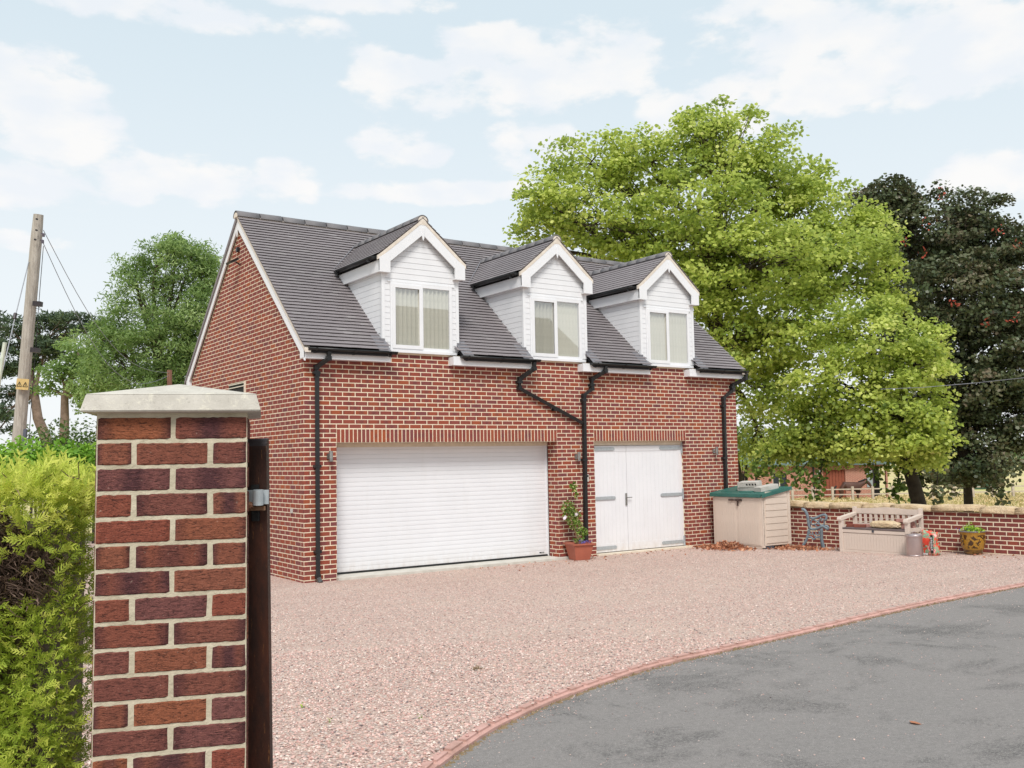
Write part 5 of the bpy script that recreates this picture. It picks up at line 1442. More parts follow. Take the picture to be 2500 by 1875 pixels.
m = MB(); m.tube([(-.04, 0, .385), (-.035, 0, .415), (.035, 0, .415), (.04, 0, .385)], .006, 6); m.build('bin_handle', M_BIN, bi)
# compost bag: a soft upright sack
t = NT('compost_bag'); p = t.co('Generated')
c = t.ramp(t.noise(2.6, 3, .6, vec=p, dist=1.4), [(0, srgb(214, 60, 50)), (.44, srgb(226, 84, 66)), (.46, srgb(150, 190, 160)), (.52, srgb(110, 160, 130)), (.54, srgb(222, 92, 74)), (.62, srgb(236, 200, 196)), (.68, srgb(206, 60, 58)), (1, srgb(200, 50, 60))])
M_BAG = t.fin(c, .35, 0, .5)
gb_ = ground_at(2266, 1357); gb_ = gb_+np.array((.12, .04, 0))
cbag = thing('compost_bag', 'crumpled red and green plastic compost bag behind the metal bin', 'bag', tuple(gb_), rz=R(-88))
bm = bmesh.new(); bmesh.ops.create_cube(bm, size=1); bmesh.ops.subdivide_edges(bm, edges=bm.edges[:], cuts=6, use_grid_fill=True)
for v in bm.verts:
    x, y, z = v.co; zz = z+.5; wd = .30*(1-.06*zz); dp = .17*(1-.75*max(0, zz-.55)/.45*.9)
    rr = 1-.22*(abs(x*2)**4)
    v.co = Vector((x*wd+.03*math.sin(zz*9)*.4+.015*math.sin(z*14+y*5), y*dp*rr+.012*math.sin(x*20+z*11), zz*.44*(1-.10*(x+.5)*zz)+.010*math.sin(x*17)*zz))+Vector([random.uniform(-.006, .006) for _ in range(3)])
me = bpy.data.meshes.new('sack'); bm.to_mesh(me); bm.free(); me.materials.append(M_BAG)
for q in me.polygons: q.use_smooth = True
obj('sack', me, cbag)
st_ = MB().box((.085, -.112, .05), (.125, -.098, .36)).build('dark_strip', M_BLACK, cbag)
M_LET = plain('white_print', (.75, .75, .75))
for k in range(6):
    z0 = .10+k*.038; m = MB()
    m.box((.090, -.1155, z0), (.120, -.1125, z0+.008)); m.box((.090, -.1155, z0+.018), (.120, -.1125, z0+.026)); 
    if k % 2: m.box((.090, -.1155, z0+.008), (.098, -.1125, z0+.018))
    else: m.box((.112, -.1155, z0+.008), (.120, -.1125, z0+.018))
    m.build('letter', M_LET, cbag)
MB().box((-.10, -.105, .012), (.02, -.096, .042)).build('white_patch', M_LET, cbag)
# glazed pot
gpv = ground_at(2380, 1356); gpv = gpv+np.array((.17, .12, 0))
t = NT('glazed_pot'); p = t.co(); sep_ = t.n('ShaderNodeSeparateXYZ'); t.set(sep_.inputs[0], p); z_ = sep_.outputs[2]
band = t.math('MULTIPLY', t.mr(z_, .10, .12), t.mr(z_, .36, .33))
pat = t.mr(t.noise(13, 2, .5, vec=p, dist=1.2), .50, .54)
och = t.mix(t.noise(9, 3, .5), srgb(178, 134, 44), srgb(142, 102, 36)); brn = srgb(66, 44, 22)
c = t.mix(t.math('MULTIPLY', band, pat), och, brn); c = t.mix(t.mr(z_, .10, .085), c, t.mix(t.mr(t.noise(1, 3, .5, vec=p, sc=(6, 6, 50), dist=.5), .45, .6), srgb(70, 48, 24), srgb(128, 94, 40)))
M_POT = t.fin(c, .16, 0, .6)
pot = thing('glazed_pot', 'ochre and brown glazed ceramic pot planted with lettuce and violets', 'plant pot', tuple(gpv))
MB().lathe([(0, 0), (.135, 0), (.145, .015), (.15, .05), (.185, .14), (.20, .22), (.205, .29), (.198, .335), (.205, .35), (.205, .365), (.212, .375), (.218, .392), (.205, .402), (.188, .395), (.185, .36), (0, .36)], 40).build('pot_body', M_POT, pot, smooth=True)
MB().lathe([(.206, .383), (.221, .388), (.222, .400), (.206, .4065), (.19, .402)], 40).build('pot_rim', plain('grey_glaze', srgb(122, 116, 116), srgb(96, 90, 92), .2), pot, smooth=True)
MB().lathe([(0, .377), (.187, .377)], 24).build('soil', plain('soil', (.03, .022, .016), None, .95), pot)
M_LIME = leaf_mat('lime_leaf', [(0, srgb(96, 140, 40)), (.5, srgb(150, 190, 60)), (1, srgb(190, 214, 90))], .35); M_VIO = plain('violet_petal', srgb(120, 100, 180), srgb(90, 76, 150), .6, 30)
n = 150; P = np.stack([rng.normal(-.02, .09, n), rng.normal(0, .08, n), .40+np.abs(rng.normal(0, .035, n))], 1); obj('leaves', leaf_mesh('leaves', P, rng.uniform(.03, .07, n), M_LIME, LEAF_DIA, .8, .7), pot)
n = 90; P = np.stack([rng.normal(.02, .045, n)+.02, rng.normal(.08, .035, n), .41+np.abs(rng.normal(0, .06, n))], 1); obj('leaves', leaf_mesh('leaves', P, rng.uniform(.03, .08, n), M_LIME, LEAF_NAR, .3, .8), pot)
n = 60; P = np.stack([rng.normal(-.06, .06, n), rng.normal(.03, .09, n), .405+np.abs(rng.normal(0, .02, n))], 1); obj('flowers', leaf_mesh('flowers', P, rng.uniform(.02, .035, n), M_VIO, LEAF_DIA, 1, .7), pot)
# terracotta planter
t = NT('terracotta_plastic'); c = t.mix(t.mr(t.noise(4, 4), .3, .7), srgb(176, 102, 82), srgb(160, 90, 72)); M_TERR = t.fin(c, .5, 0, .35)
pl = thing('planter', 'square terracotta planter with a climber and violets by the downpipe', 'planter', (5.30, -.30, .0), rz=R(-12))
m = MB(); a, b_, h = .145, .205, .31
def sqr(r, z): return [(-r, -r, z), (r, -r, z), (r, r, z), (-r, r, z)]
rg = [sqr(a-.01, 0), sqr(a, .01), sqr(b_-.012, h-.05), sqr(b_-.005, h-.048), sqr(b_-.002, h-.03), sqr(b_+.02, h-.028), sqr(b_+.024, h), sqr(b_-.012, h), sqr(b_-.03, h-.05)]
V = [v for r_ in rg for v in r_]; F = []
for j in range(len(rg)-1):
    for i in range(4): F.append((j*4+i, j*4+(i+1) % 4, (j+1)*4+(i+1) % 4, (j+1)*4+i))
F.append((3, 2, 1, 0)); j = len(rg)-1; F.append((j*4, j*4+1, j*4+2, j*4+3)); m.add(V, F)
m.build('planter_box', M_TERR, pl, bevel=.0)
bx('soil', (-b_+.03, -b_+.03, h-.05), (b_-.03, b_-.03, h-.03), plain('planter_soil', (.03, .022, .016), None, .95), pl)
M_CLB = leaf_mat('climber_leaf', [(0, srgb(58, 84, 34)), (.4, srgb(92, 128, 48)), (.7, srgb(140, 166, 78)), (1, srgb(196, 196, 130))], .3)
st = MB(); P = []; cl = []
stems = [[(-.02, .0, .28), (-.08, .05, .6), (-.14, .08, .9), (-.10, .10, 1.12), (-.02, .12, 1.30), (.0, .12, 1.40)], [(.04, .0, .28), (.02, .05, .5), (-.06, .08, .8), (-.20, .1, 1.0)], [(.0, .04, .28), (.10, .05, .45), (.12, .08, .62), (.0, .1, .85)], [(0, 0, .28), (-.06, 0, .5), (-.2, .05, .86)]]
for s_ in stems: st.tube(s_, [.006, .005, .0045, .004, .003, .0025][:len(s_)], 5)
st.build('stems', plain('climber_stem', srgb(150, 120, 90), srgb(110, 90, 60), .9), pl)
def cl_blob(c, r, n, P=P): 
    q = rng.normal(0, 1, (n, 3)); q /= np.linalg.norm(q, axis=1)[:, None]; q *= rng.random((n, 1))**.4; P.append(np.array(c)+q*np.array(r))
cl_blob((-.19, .05, .98), (.15, .08, .14), 150); cl_blob((-.10, .06, .82), (.19, .09, .18), 240); cl_blob((-.02, .06, .64), (.15, .08, .12), 150); cl_blob((.08, .05, .50), (.14, .08, .10), 130); cl_blob((-.04, .10, 1.34), (.085, .05, .12), 80); cl_blob((.02, .12, 1.19), (.05, .04, .09), 25); cl_blob((.0, .0, .36), (.14, .10, .06), 60)
P = np.concatenate(P); o = obj('leaves', leaf_mesh('leaves', P, rng.uniform(.035, .075, len(P)), M_CLB, LEAF_DIA, .5, .9), pl)
P = np.stack([rng.uniform(-.05, .20, 80), rng.uniform(-.20, -.08, 80), .31+rng.random(80)*.06], 1); obj('flowers', leaf_mesh('flowers', P, rng.uniform(.022, .036, 80), M_VIO, LEAF_DIA, 1, .7), pl)
P = np.array([(-.05, -.06, .86), (-.07, -.05, .84), (-.28, -.02, .80), (-.30, -.02, .78), (.02, -.04, .9)]); obj('flowers', leaf_mesh('flowers', P, np.full(5, .055), plain('pale_petal', srgb(224, 214, 222)), LEAF_LOBE, .4, .5), pl)

# ================================================================== BEYOND: trees, stable, fields
M_SYC = leaf_mat('sycamore_leaf', [(0, srgb(100, 122, 56)), (.3, srgb(148, 166, 76)), (.6, srgb(190, 202, 98)), (.85, srgb(216, 222, 124)), (1, srgb(236, 236, 152))], .48, .45, (.60, .72, .18))
M_COP = leaf_mat('copper_leaf', [(0, srgb(60, 74, 52)), (.35, srgb(78, 90, 60)), (.65, srgb(98, 104, 74)), (.9, srgb(112, 106, 84)), (1, srgb(126, 114, 94))], .2, .38, (.2, .16, .08))
def trunk_line(u0, v0, u1, v1, d, n=5, bend=.03):
    a = at(u0, v0, d); b_ = at(u1, v1, d); return curve_pts(a, b_, n, 0, bend)
random.seed(3); rng = np.random.default_rng(5)
big = [lobe(1770,620,30.5,120,90), lobe(1560,600,30.5,110,70), lobe(1980,640,30.5,90,90), lobe(1790,365,31,135,105), lobe(1700,320,31,80,60), lobe(1590,395,31,130,80), lobe(1440,400,30.5,110,75), lobe(1330,490,30,85,70), lobe(1470,530,30,150,90), lobe(1880,430,31,110,90), lobe(1980,520,31,120,100), lobe(1700,530,29.5,170,110), lobe(1850,640,29,180,110), lobe(2050,640,30,130,110), lobe(2120,560,31,60,90), lobe(1640,700,29.5,140,90), lobe(1780,810,29.5,150,100), lobe(1940,800,29,150,100), lobe(1870,950,30,90,90), lobe(1865,1085,31,70,65), lobe(1300,600,31,60,60), lobe(2170,700,30,50,70)]
make_tree('sycamore_tree', 'huge bright lime green sycamore rising behind the garage roof', 'tree', at(1790, 1190, 31), trunk_line(1790, 1190, 1745, 640, 31, 6, .03), big, M_SYC, .12, 84, 28, shape=LEAF_MAP, tr=.30, crad=.66, flat=.42, droop=.30, twigs=.5)
sec = [lobe(2120,820,27,130,90), lobe(2235,890,26.5,75,75), lobe(2050,930,27,125,85), lobe(2190,985,26.5,120,80), lobe(2255,1065,26.5,60,60), lobe(2080,1055,27,110,55), lobe(1990,1020,27.5,85,75), lobe(1930,1080,28,60,40), lobe(2270,830,27,40,40), lobe(2190,1080,26,70,40), lobe(1900,1085,28.5,60,32), lobe(2000,1100,28,70,28), lobe(2095,1105,27.5,70,30), lobe(2230,1120,27,60,30)]
make_tree('sycamore_tree', 'lower green sycamore with a stout dark trunk just behind the garden wall', 'tree', at(2253, 1285, 27.5), trunk_line(2253, 1285, 2180, 980, 27.5, 6, .02), sec, M_SYC, .11, 84, 38, shape=LEAF_MAP, tr=.235, crad=.55, flat=.45, droop=.3, twigs=.4, bark=M_BARKD)
cop = [lobe(2160,470,34,60,45), lobe(2140,560,34,50,60), lobe(2290,560,34,140,110), lobe(2180,510,34,75,75), lobe(2400,600,33,120,110), lobe(2490,690,33,80,120), lobe(2200,660,34,80,110), lobe(2320,720,32,150,100), lobe(2450,830,32,120,110), lobe(2250,830,33,110,110), lobe(2380,930,32,130,100), lobe(2480,1010,32,110,100), lobe(2300,1010,33,120,100), lobe(2400,1110,31.5,110,60), lobe(2560,900,33,90,160), lobe(2330,1150,32,60,35), lobe(2250,1120,34,80,60)]
make_tree('copper_maple', 'dark purple green maple at the right edge behind the wall', 'tree', at(2362, 1290, 32), trunk_line(2366, 1290, 2350, 1020, 32, 6, .01), cop, M_COP, .12, 92, 36, shape=LEAF_MAP, tr=.17, crad=.62, flat=.42, droop=.25, twigs=.25, bark=M_BARKD, up=.8)
# hanging leafy ends below the crowns
M_SYCD = leaf_mat('shade_leaf', [(0, srgb(48, 66, 34)), (.6, srgb(84, 106, 50)), (1, srgb(124, 146, 70))], .3)  # darker sycamore leaf: the shade under the crown is put into its colour
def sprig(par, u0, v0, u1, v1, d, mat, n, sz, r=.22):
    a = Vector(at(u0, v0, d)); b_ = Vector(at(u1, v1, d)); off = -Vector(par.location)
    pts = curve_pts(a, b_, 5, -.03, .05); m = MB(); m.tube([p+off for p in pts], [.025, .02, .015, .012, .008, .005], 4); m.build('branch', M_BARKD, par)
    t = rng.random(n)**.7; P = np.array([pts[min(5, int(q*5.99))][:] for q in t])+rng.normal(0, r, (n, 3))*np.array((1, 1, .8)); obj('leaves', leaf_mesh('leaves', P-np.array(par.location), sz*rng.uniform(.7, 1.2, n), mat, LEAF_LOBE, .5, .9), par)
trees = []
T3_ = [o for o in bpy.data.objects if o.name.startswith('copper_maple')][0]
Pr = np.concatenate([np.array(at(u, v, 30.5))+rng.normal(0, .10, (9, 3)) for (u, v) in ((2208, 585), (2262, 545), (2300, 470), (2440, 560), (2490, 600), (2410, 790), (2468, 775), (2330, 740), (2256, 618))])-np.array(T3_.location)
obj('seed_clusters', leaf_mesh('seed_clusters', Pr, rng.uniform(.07, .15, len(Pr)), leaf_mat('red_keys', [(0, srgb(170, 70, 56)), (1, srgb(214, 110, 90))], .3, .5, (.6, .15, .1)), LEAF_DIA, .5, .9), T3_, kind='stuff')
trees = [o for o in bpy.data.objects if o.type == 'EMPTY' and o.get('category') == 'tree']
T1, T2, T3 = trees[0], trees[1], trees[2]
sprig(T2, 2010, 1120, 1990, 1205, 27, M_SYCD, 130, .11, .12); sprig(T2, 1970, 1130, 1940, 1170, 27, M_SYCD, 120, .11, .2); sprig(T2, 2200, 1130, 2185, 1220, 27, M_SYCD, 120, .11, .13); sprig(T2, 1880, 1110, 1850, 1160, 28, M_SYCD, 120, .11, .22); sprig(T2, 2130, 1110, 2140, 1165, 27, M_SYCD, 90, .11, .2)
sprig(T3, 2420, 1110, 2450, 1225, 30, M_COP, 110, .13, .12); sprig(T3, 2290, 1130, 2285, 1215, 30, M_COP, 110, .13, .15); sprig(T3, 2450, 1110, 2425, 1200, 30.5, M_COP, 80, .13, .12); sprig(T3, 2330, 1130, 2320, 1195, 31, M_COP, 70, .13, .18)

# left: ash, pines, low bushes
M_ASH = leaf_mat('ash_leaf', [(0, srgb(80, 104, 62)), (.35, srgb(112, 136, 80)), (.7, srgb(146, 168, 104)), (1, srgb(184, 200, 140))], .42, .5, (.3, .5, .08))
M_PIN = leaf_mat('pine_needles', [(0, srgb(40, 56, 44)), (.5, srgb(62, 80, 58)), (1, srgb(96, 110, 78))], .12, .6, (.15, .25, .06))
M_BSH = leaf_mat('bush_leaf', [(0, srgb(44, 62, 36)), (.5, srgb(70, 92, 48)), (1, srgb(110, 128, 70))], .2)
ash = [lobe(425,640,30,85,55), lobe(500,690,30,50,60), lobe(350,720,30,75,50), lobe(440,760,29.5,90,60), lobe(300,800,30,80,50), lobe(400,850,29.5,100,60), lobe(250,830,30,55,50), lobe(300,890,30,110,55), lobe(470,890,30,60,70), lobe(380,950,29.5,100,50), lobe(240,930,30,60,40), lobe(440,980,30,70,50), lobe(410,600,30,40,25), lobe(510,780,30,60,60), lobe(490,850,30,60,60), lobe(330,660,30,50,30), lobe(470,620,30,55,35), lobe(520,680,31,40,50)]
make_tree('ash_tree', 'feathery green ash tree beyond the gable end of the garage', 'tree', at(395, 1150, 30), trunk_line(395, 1150, 385, 830, 30, 6, .03), ash, M_ASH, .16, 100, 46, shape=LEAF_NAR, tr=.22, crad=.48, flat=.6, droop=.3, twigs=.5, spread=1.1, up=.6)
mid = [lobe(190,860,36,55,35), lobe(150,905,36,45,30), lobe(230,960,36,60,35), lobe(120,945,36,30,20), lobe(215,905,36,60,40)]
make_tree('field_maple', 'small green tree with a bare bent trunk right of the telegraph pole', 'tree', at(150, 1130, 36), [Vector(at(u, v, 36)) for u, v in ((158, 1140), (156, 1080), (158, 1020), (158, 970), (172, 925), (190, 890))], mid, M_ASH, .17, 60, 40, shape=LEAF_DIA, tr=.20, crad=.5, flat=.5, twigs=.4, bark=M_PBARK)
pin = [lobe(25,800,42,60,20), lobe(95,790,42,60,18), lobe(170,785,42,60,22), lobe(225,800,42,35,18), lobe(50,850,42,60,20), lobe(130,840,42,60,24), lobe(15,900,42,50,18), lobe(60,890,42,40,16), lobe(20,960,42,55,18), lobe(15,1010,42,45,18), lobe(0,1045,42,40,14), lobe(90,865,42,50,20)]
make_tree('pine_tree', 'dark flat topped pine with a curved bare trunk behind the telegraph pole', 'tree', at(125, 1130, 42), [Vector(at(u, v, 42)) for u, v in ((130, 1130), (112, 1070), (92, 1020), (84, 960), (72, 900), (60, 850))], pin, M_PIN, .26, 80, 34, shape=LEAF_NAR, tr=.26, crad=.6, flat=.35, droop=.0, twigs=.8, bark=M_PBARK, spread=1.3, up=.3)
pin2 = [lobe(-60,780,44,60,24), lobe(-40,840,44,60,22), lobe(-30,900,44,50,20), lobe(-90,850,44,50,25)]
make_tree('pine_tree', 'pine mostly out of the picture at the far left edge', 'tree', at(-60, 1130, 44), [Vector(at(u, v, 44)) for u, v in ((-60, 1130), (-66, 1000), (-60, 860))], pin2, M_PIN, .26, 70, 30, shape=LEAF_NAR, tr=.25, crad=.6, flat=.35, droop=0, twigs=.8, bark=M_PBARK, spread=1.3, up=.3)
def bush(nm, label, lobes, mat, sz, clumps=16, k=26, crad=.35, shape=LEAF_DIA, col=0):
    base = np.array(lobes[0][0]); base[2] = 0; T = thing(nm, label, 'bush', tuple(base)); P, D = clumps_in_lobes(lobes, clumps, .5)
    g = rng.normal(0, 1, (len(P), k, 3)); g /= np.linalg.norm(g, axis=2, keepdims=True); g *= crad*rng.random((len(P), k, 1))**.4; LP = (P[:, None]+g).reshape(-1, 3)-base
    c = np.repeat(rng.normal(0, .15, len(P)), k)+rng.random(len(LP))*.6+.2+col
    st = MB()
    for l in lobes:
        for q in range(3): st.tube(curve_pts(Vector((l[0][0]-base[0]+random.uniform(-.2, .2), l[0][1]-base[1], 0)), Vector(l[0])-Vector(base), 3, 0, .05), [.04, .03, .02, .01], 4)
    st.build('stems', M_BARKD, T)
    o = obj('foliage', leaf_mesh('foliage', LP, sz*rng.uniform(.7, 1.2, len(LP)), mat, shape, .8, .8, c, np.repeat(D, k, axis=0)*.5), T); return T
bush('shrub', 'dark green shrub standing under the pines behind the low hedge', [lobe(100,1090,24,60,42), lobe(190,1075,24,60,48), lobe(245,1095,24,50,40), lobe(150,1110,24,60,35)], M_BSH, .11, 90)
bush('shrub', 'grey green shrub at the far left behind the telegraph pole', [lobe(-5,1110,20,40,40), lobe(-50,1115,20,40,40)], leaf_mat('grey_leaf', [(0, srgb(70, 92, 64)), (1, srgb(132, 150, 112))], .2), .07, 30)
M_LAU = leaf_mat('bramble_leaf', [(0, srgb(84, 130, 40)), (.5, srgb(128, 172, 62)), (1, srgb(178, 208, 100))], .4)
bush('bramble_hedge', 'light green bramble hedge between the conifer hedge and the trees', [lobe(80+k*45,1140+4*math.sin(k*2),10.5,48,44, w_=.28) for k in range(-2, 6)], M_LAU, .075, 150, 24, .16)

# telegraph pole, with wires
pb = np.array(at(36, 1180, 20)); pt_ = np.array(at(94, 524, 20)); pole_dir = (pt_-pb)/np.linalg.norm(pt_-pb); pbase = pb-pole_dir*(pb[2]/pole_dir[2])
t = NT('weathered_pole'); p = t.pos(); c = t.mix(t.mr(t.noise(1, 6, .7, vec=p, sc=(26, 26, 2)), .35, .65), srgb(184, 178, 168), srgb(150, 142, 132)); c = t.mix(t.mr(t.noise(1, 4, .7, vec=p, sc=(60, 60, 3)), .6, .7, 0, .6), c, srgb(92, 82, 74)); M_POLE = t.fin(c, .9)
pole = thing('telegraph_pole', 'weathered grey wooden telegraph pole leaning slightly right at the left edge', 'telegraph pole', tuple(pbase))
off = -Vector(pbase); m = MB(); m.tube([Vector(pbase+pole_dir*s_*(np.linalg.norm(pt_-pbase)))+off for s_ in (0, .3, .6, .93, 1)], [.138, .129, .119, .110, .096], 14); m.build('pole', M_POLE, pole, smooth=False)
def pp(u, v, d=19.84): return Vector(at(u, v, d))+off
def pbox(nm, u, v, w_, h, mat, d=19.82, dep=.02, par=pole): 
    c = pp(u, v, d); ux = Vector((rt[0], rt[1], 0)).normalized(); uy = Vector((-ux.y, ux.x, 0)); o = obj(nm, MB().box((-w_/2, -dep/2, -h/2), (w_/2, dep/2, h/2)).mesh(nm, mat), par); o.matrix_local = Matrix(((ux.x, uy.x, 0, c.x), (ux.y, uy.y, 0, c.y), (0, 0, 1, c.z), (0, 0, 0, 1))) @ Matrix.Rotation(R(5), 4, 'Y'); return o
M_SIGN = plain('yellow_sign', srgb(206, 178, 120), srgb(186, 158, 104), .6, 20)
sgn = pbox('warning_sign', 55, 938, .255, .225, M_SIGN, d=19.80, dep=.012)
for dx in (-.062, .062):
    m = MB(); a, b_, c_ = (dx-.05, -.0085, -.05), (dx+.05, -.0085, -.05), (dx, -.0085, .045)
    for q0, q1 in ((a, b_), (b_, c_), (c_, a)): m.tube([q0, q1], .0065, 4)
    m.tube([(dx+.006, -.0085, .02), (dx-.008, -.0085, -.012), (dx+.008, -.0085, -.010), (dx-.004, -.0085, -.04)], .004, 4); m.build('warning_triangle', M_BLACK, sgn)
for (u, v) in ((90, 535), (89, 562), (86, 585)): pbox('bolt', u, v, .03, .03, M_DKSTEEL, dep=.05)
m = MB(); 
for (u, v) in ((106, 570), (104, 586)): m.tube([pp(u-6, v), pp(u, v)], .012, 5); m.tube([pp(u, v), pp(u, v+8)], .028, 8)
m.build('insulators', plain('brown_insulator', srgb(92, 84, 96)), pole)
m = MB(); m.tube([pp(98, 700), pp(70, 1075, 19.83)], .008, 4); m.tube([pp(106, 600), pp(98, 700)], .008, 4); m.build('cable', M_BLACK, pole)
o = pbox('cable_guard', 59, 1080, .06, .55, plain('guard_grey', srgb(84, 88, 100)), dep=.06)
for (u, v) in ((92, 742), (86, 855)):
    f_ = pbox('floodlight', u, v, .16, .10, M_DKSTEEL, dep=.12); 
m = MB(); m.tube([pp(86, 752), pp(102, 757), pp(92, 747)], .008, 4); m.build('lamp_bracket', M_DKSTEEL, pole)
def wire(nm, label, pts, r, mat, cat='wire'):
    P = [Vector(p) for p in pts]; m = MB(); m.tube(P, r, 4, cap=False); o = m.build(nm, mat); tag(o, label, cat); return o
M_WIRE = plain('wire', srgb(150, 152, 158), srgb(120, 122, 128), .5, 8, 0, 60, .3)
def sagw(a, b_, n, sag): return [a.lerp(b_, i/n)-Vector((0, 0, sag*math.sin(math.pi*i/n))) for i in range(n+1)]
wire('overhead_wire', 'upper thin wire running from the pole top to the short post', sagw(Vector(at(106, 562, 20)), Vector(at(414, 910, 27)), 14, .9), .007, M_WIRE)
wire('overhead_wire', 'lower thin wire running from the pole top to the short post', sagw(Vector(at(104, 590, 20)), Vector(at(414, 916, 27)), 14, 1.3), .007, M_WIRE)
wire('stay_wire', 'steel stay wire slanting down left from the telegraph pole', [Vector(at(70, 640, 19.9)), Vector(at(38, 770, 19)), Vector(at(10, 890, 18.3)), Vector(at(-20, 1010, 17.6))], .011, M_WIRE)
si = MB(); si.tube([Vector(at(38, 765, 19)), Vector(at(35, 778, 18.95))], .035, 8); o = si.build('stay_insulator', M_DKSTEEL); tag(o, 'small dark insulator fixed on the stay wire', 'insulator')
wire('overhead_wire', 'thin cable crossing in front of the dark maple at the right', [Vector(at(2150, 950, 24)), Vector(at(2250, 946, 23.5)), Vector(at(2380, 935, 23)), Vector(at(2520, 920, 22)), Vector(at(2700, 900, 21))], .009, M_WIRE)
sp = MB(); sp.tube([Vector(at(-22, 1060, 17.5)), Vector(at(12, 836, 17.5))], .035, 8); o = sp.build('stay_guard', plain('stay_guard', srgb(214, 220, 205), srgb(180, 190, 170), .6)); tag(o, 'short pale guard tube on the stay at the far left', 'post')
sp = MB(); sp.tube([Vector(at(414, 1010, 27)), Vector(at(414, 903, 27))], .07, 8); o = sp.build('short_post', plain('brown_post', srgb(140, 100, 84), srgb(110, 76, 64), .9)); tag(o, 'stubby brown wooden post holding the wires beyond the pier cap', 'post')

# ---------------- stable block
M_BRFAR = None
t = NT('far_brick'); p = t.co(); bt = t.n('ShaderNodeTexBrick'); bt.inputs['Scale'].default_value = 1; bt.inputs['Brick Width'].default_value = .225; bt.inputs['Row Height'].default_value = .075; bt.inputs['Mortar Size'].default_value = .01
bt.inputs['Color1'].default_value = (*srgb(160, 100, 84), 1); bt.inputs['Color2'].default_value = (*srgb(146, 90, 76), 1); bt.inputs['Mortar'].default_value = (*srgb(206, 168, 146), 1)
mpn = t.n('ShaderNodeMapping'); mpn.inputs['Rotation'].default_value = (R(90), 0, 0); t.set(mpn.inputs[0], p); t.set(bt.inputs['Vector'], mpn.outputs[0]); M_BRFAR = t.fin(bt.outputs[0], .9)
DST = 64
def far(u, v, d=DST): return Vector(at(u, v, d))
sb = far(1822, 1218); sr = far(2170, 1218, 64); zb_ = min(sb.z, sr.z)-.15; sdir_ = Vector((sr.x-sb.x, sr.y-sb.y, 0)); slen = sdir_.length; sang = math.atan2(sdir_.y, sdir_.x)
stb = thing('stable_block', 'single storey red brick stable block across the field beneath the trees', 'stable', (sb.x, sb.y, zb_), rz=sang)
pxm = slen/(2170-1822)
def sx_(u): return (u-1822)*pxm
eh = 2.75
# wall panels with openings: window, red door, dark opening
ops = [(sx_(1888), sx_(1923), .9, 2.0), (sx_(2012), sx_(2066), .0, 2.15), (sx_(2136), sx_(2166), .0, 2.3)]
m = MB(); e = 0
for (a, b_, z0, z1) in ops:
    m.box((e, 0, 0), (a, .25, eh)); 
    if z0 > 0: m.box((a, 0, 0), (b_, .25, z0))
    m.box((a, 0, z1), (b_, .25, eh)); e = b_
m.box((e, 0, 0), (slen, .25, eh)); m.box((0, 4.7, 0), (slen, 5.0, eh)); m.prism([(0, .25, 0), (0, 4.7, 0), (0, 4.7, eh), (0, 2.5, eh+1.6), (0, .25, eh)], (.25, 0, 0)); m.build('wall', M_BRFAR, stb)
a, b_, z0, z1 = ops[0]; wd_ = bx('window', (a, .12, z0), (b_, .16, z1), plain('far_window', srgb(46, 52, 58), None, .3), stb); bx('frame', (a, .08, z0), (a+.06, .12, z1), M_CREAM, wd_); bx('frame', ((a+b_)/2-.03, .08, z0), ((a+b_)/2+.03, .12, z1), M_CREAM, wd_)
a, b_, z0, z1 = ops[1]; dd = bx('stable_door', (a, .10, 0), (b_, .15, z1), plain('red_timber', srgb(140, 76, 56), srgb(124, 66, 50), .8), stb)
for k in range(7): bx('door_board', (a+.02+k*(b_-a)/7, .07, .02), (a+(k+1)*(b_-a)/7-.02, .099, z1-.02), plain('red_board', srgb(146, 80, 58), srgb(128, 68, 50), .8), dd)
a, b_, z0, z1 = ops[2]; bx('dark_opening', (a, 1.2, 0), (b_, 1.25, z1), M_DARK, stb); bx('opening_frame', (a-.08, -.03, 0), (a, .02, z1), M_DKSTEEL, stb)
bx('grey_shutter', (sx_(2118), -.05, .95), (sx_(2132), -.01, 2.1), plain('grey_shutter', srgb(150, 160, 160)), stb)
MB().tube([(sx_(1988), -.06, 0), (sx_(1988), -.06, eh)], .06, 6).build('downpipe', M_BLACK, stb)
m = MB(); m.tube([(sx_(2000), -.08, 2.0), (sx_(2000), 0, 2.0)], .16, 12); m.build('bulkhead_lamp', plain('lamp_white', (.8, .8, .8)), stb)
m = MB(); m.prism([(-.3, -.4, eh-.15), (-.3, 2.5, eh+1.75), (-.3, 5.4, eh-.15), (-.3, 5.4, eh-.30), (-.3, 2.5, eh+1.6), (-.3, -.4, eh-.30)], (slen+.6, 0, 0)); m.build('roof', plain('slate_green', srgb(104, 122, 120), srgb(88, 106, 104), .6), stb)
# taller gable at the left
m = MB(); m.prism([(sx_(1822)-.0, -.5, 0), (sx_(1935), -.5, 0), (sx_(1935), -.5, 2.6), (sx_(1900), -.5, 3.6), (sx_(1822), -.5, 2.0)], (0, .45, 0)) if False else None
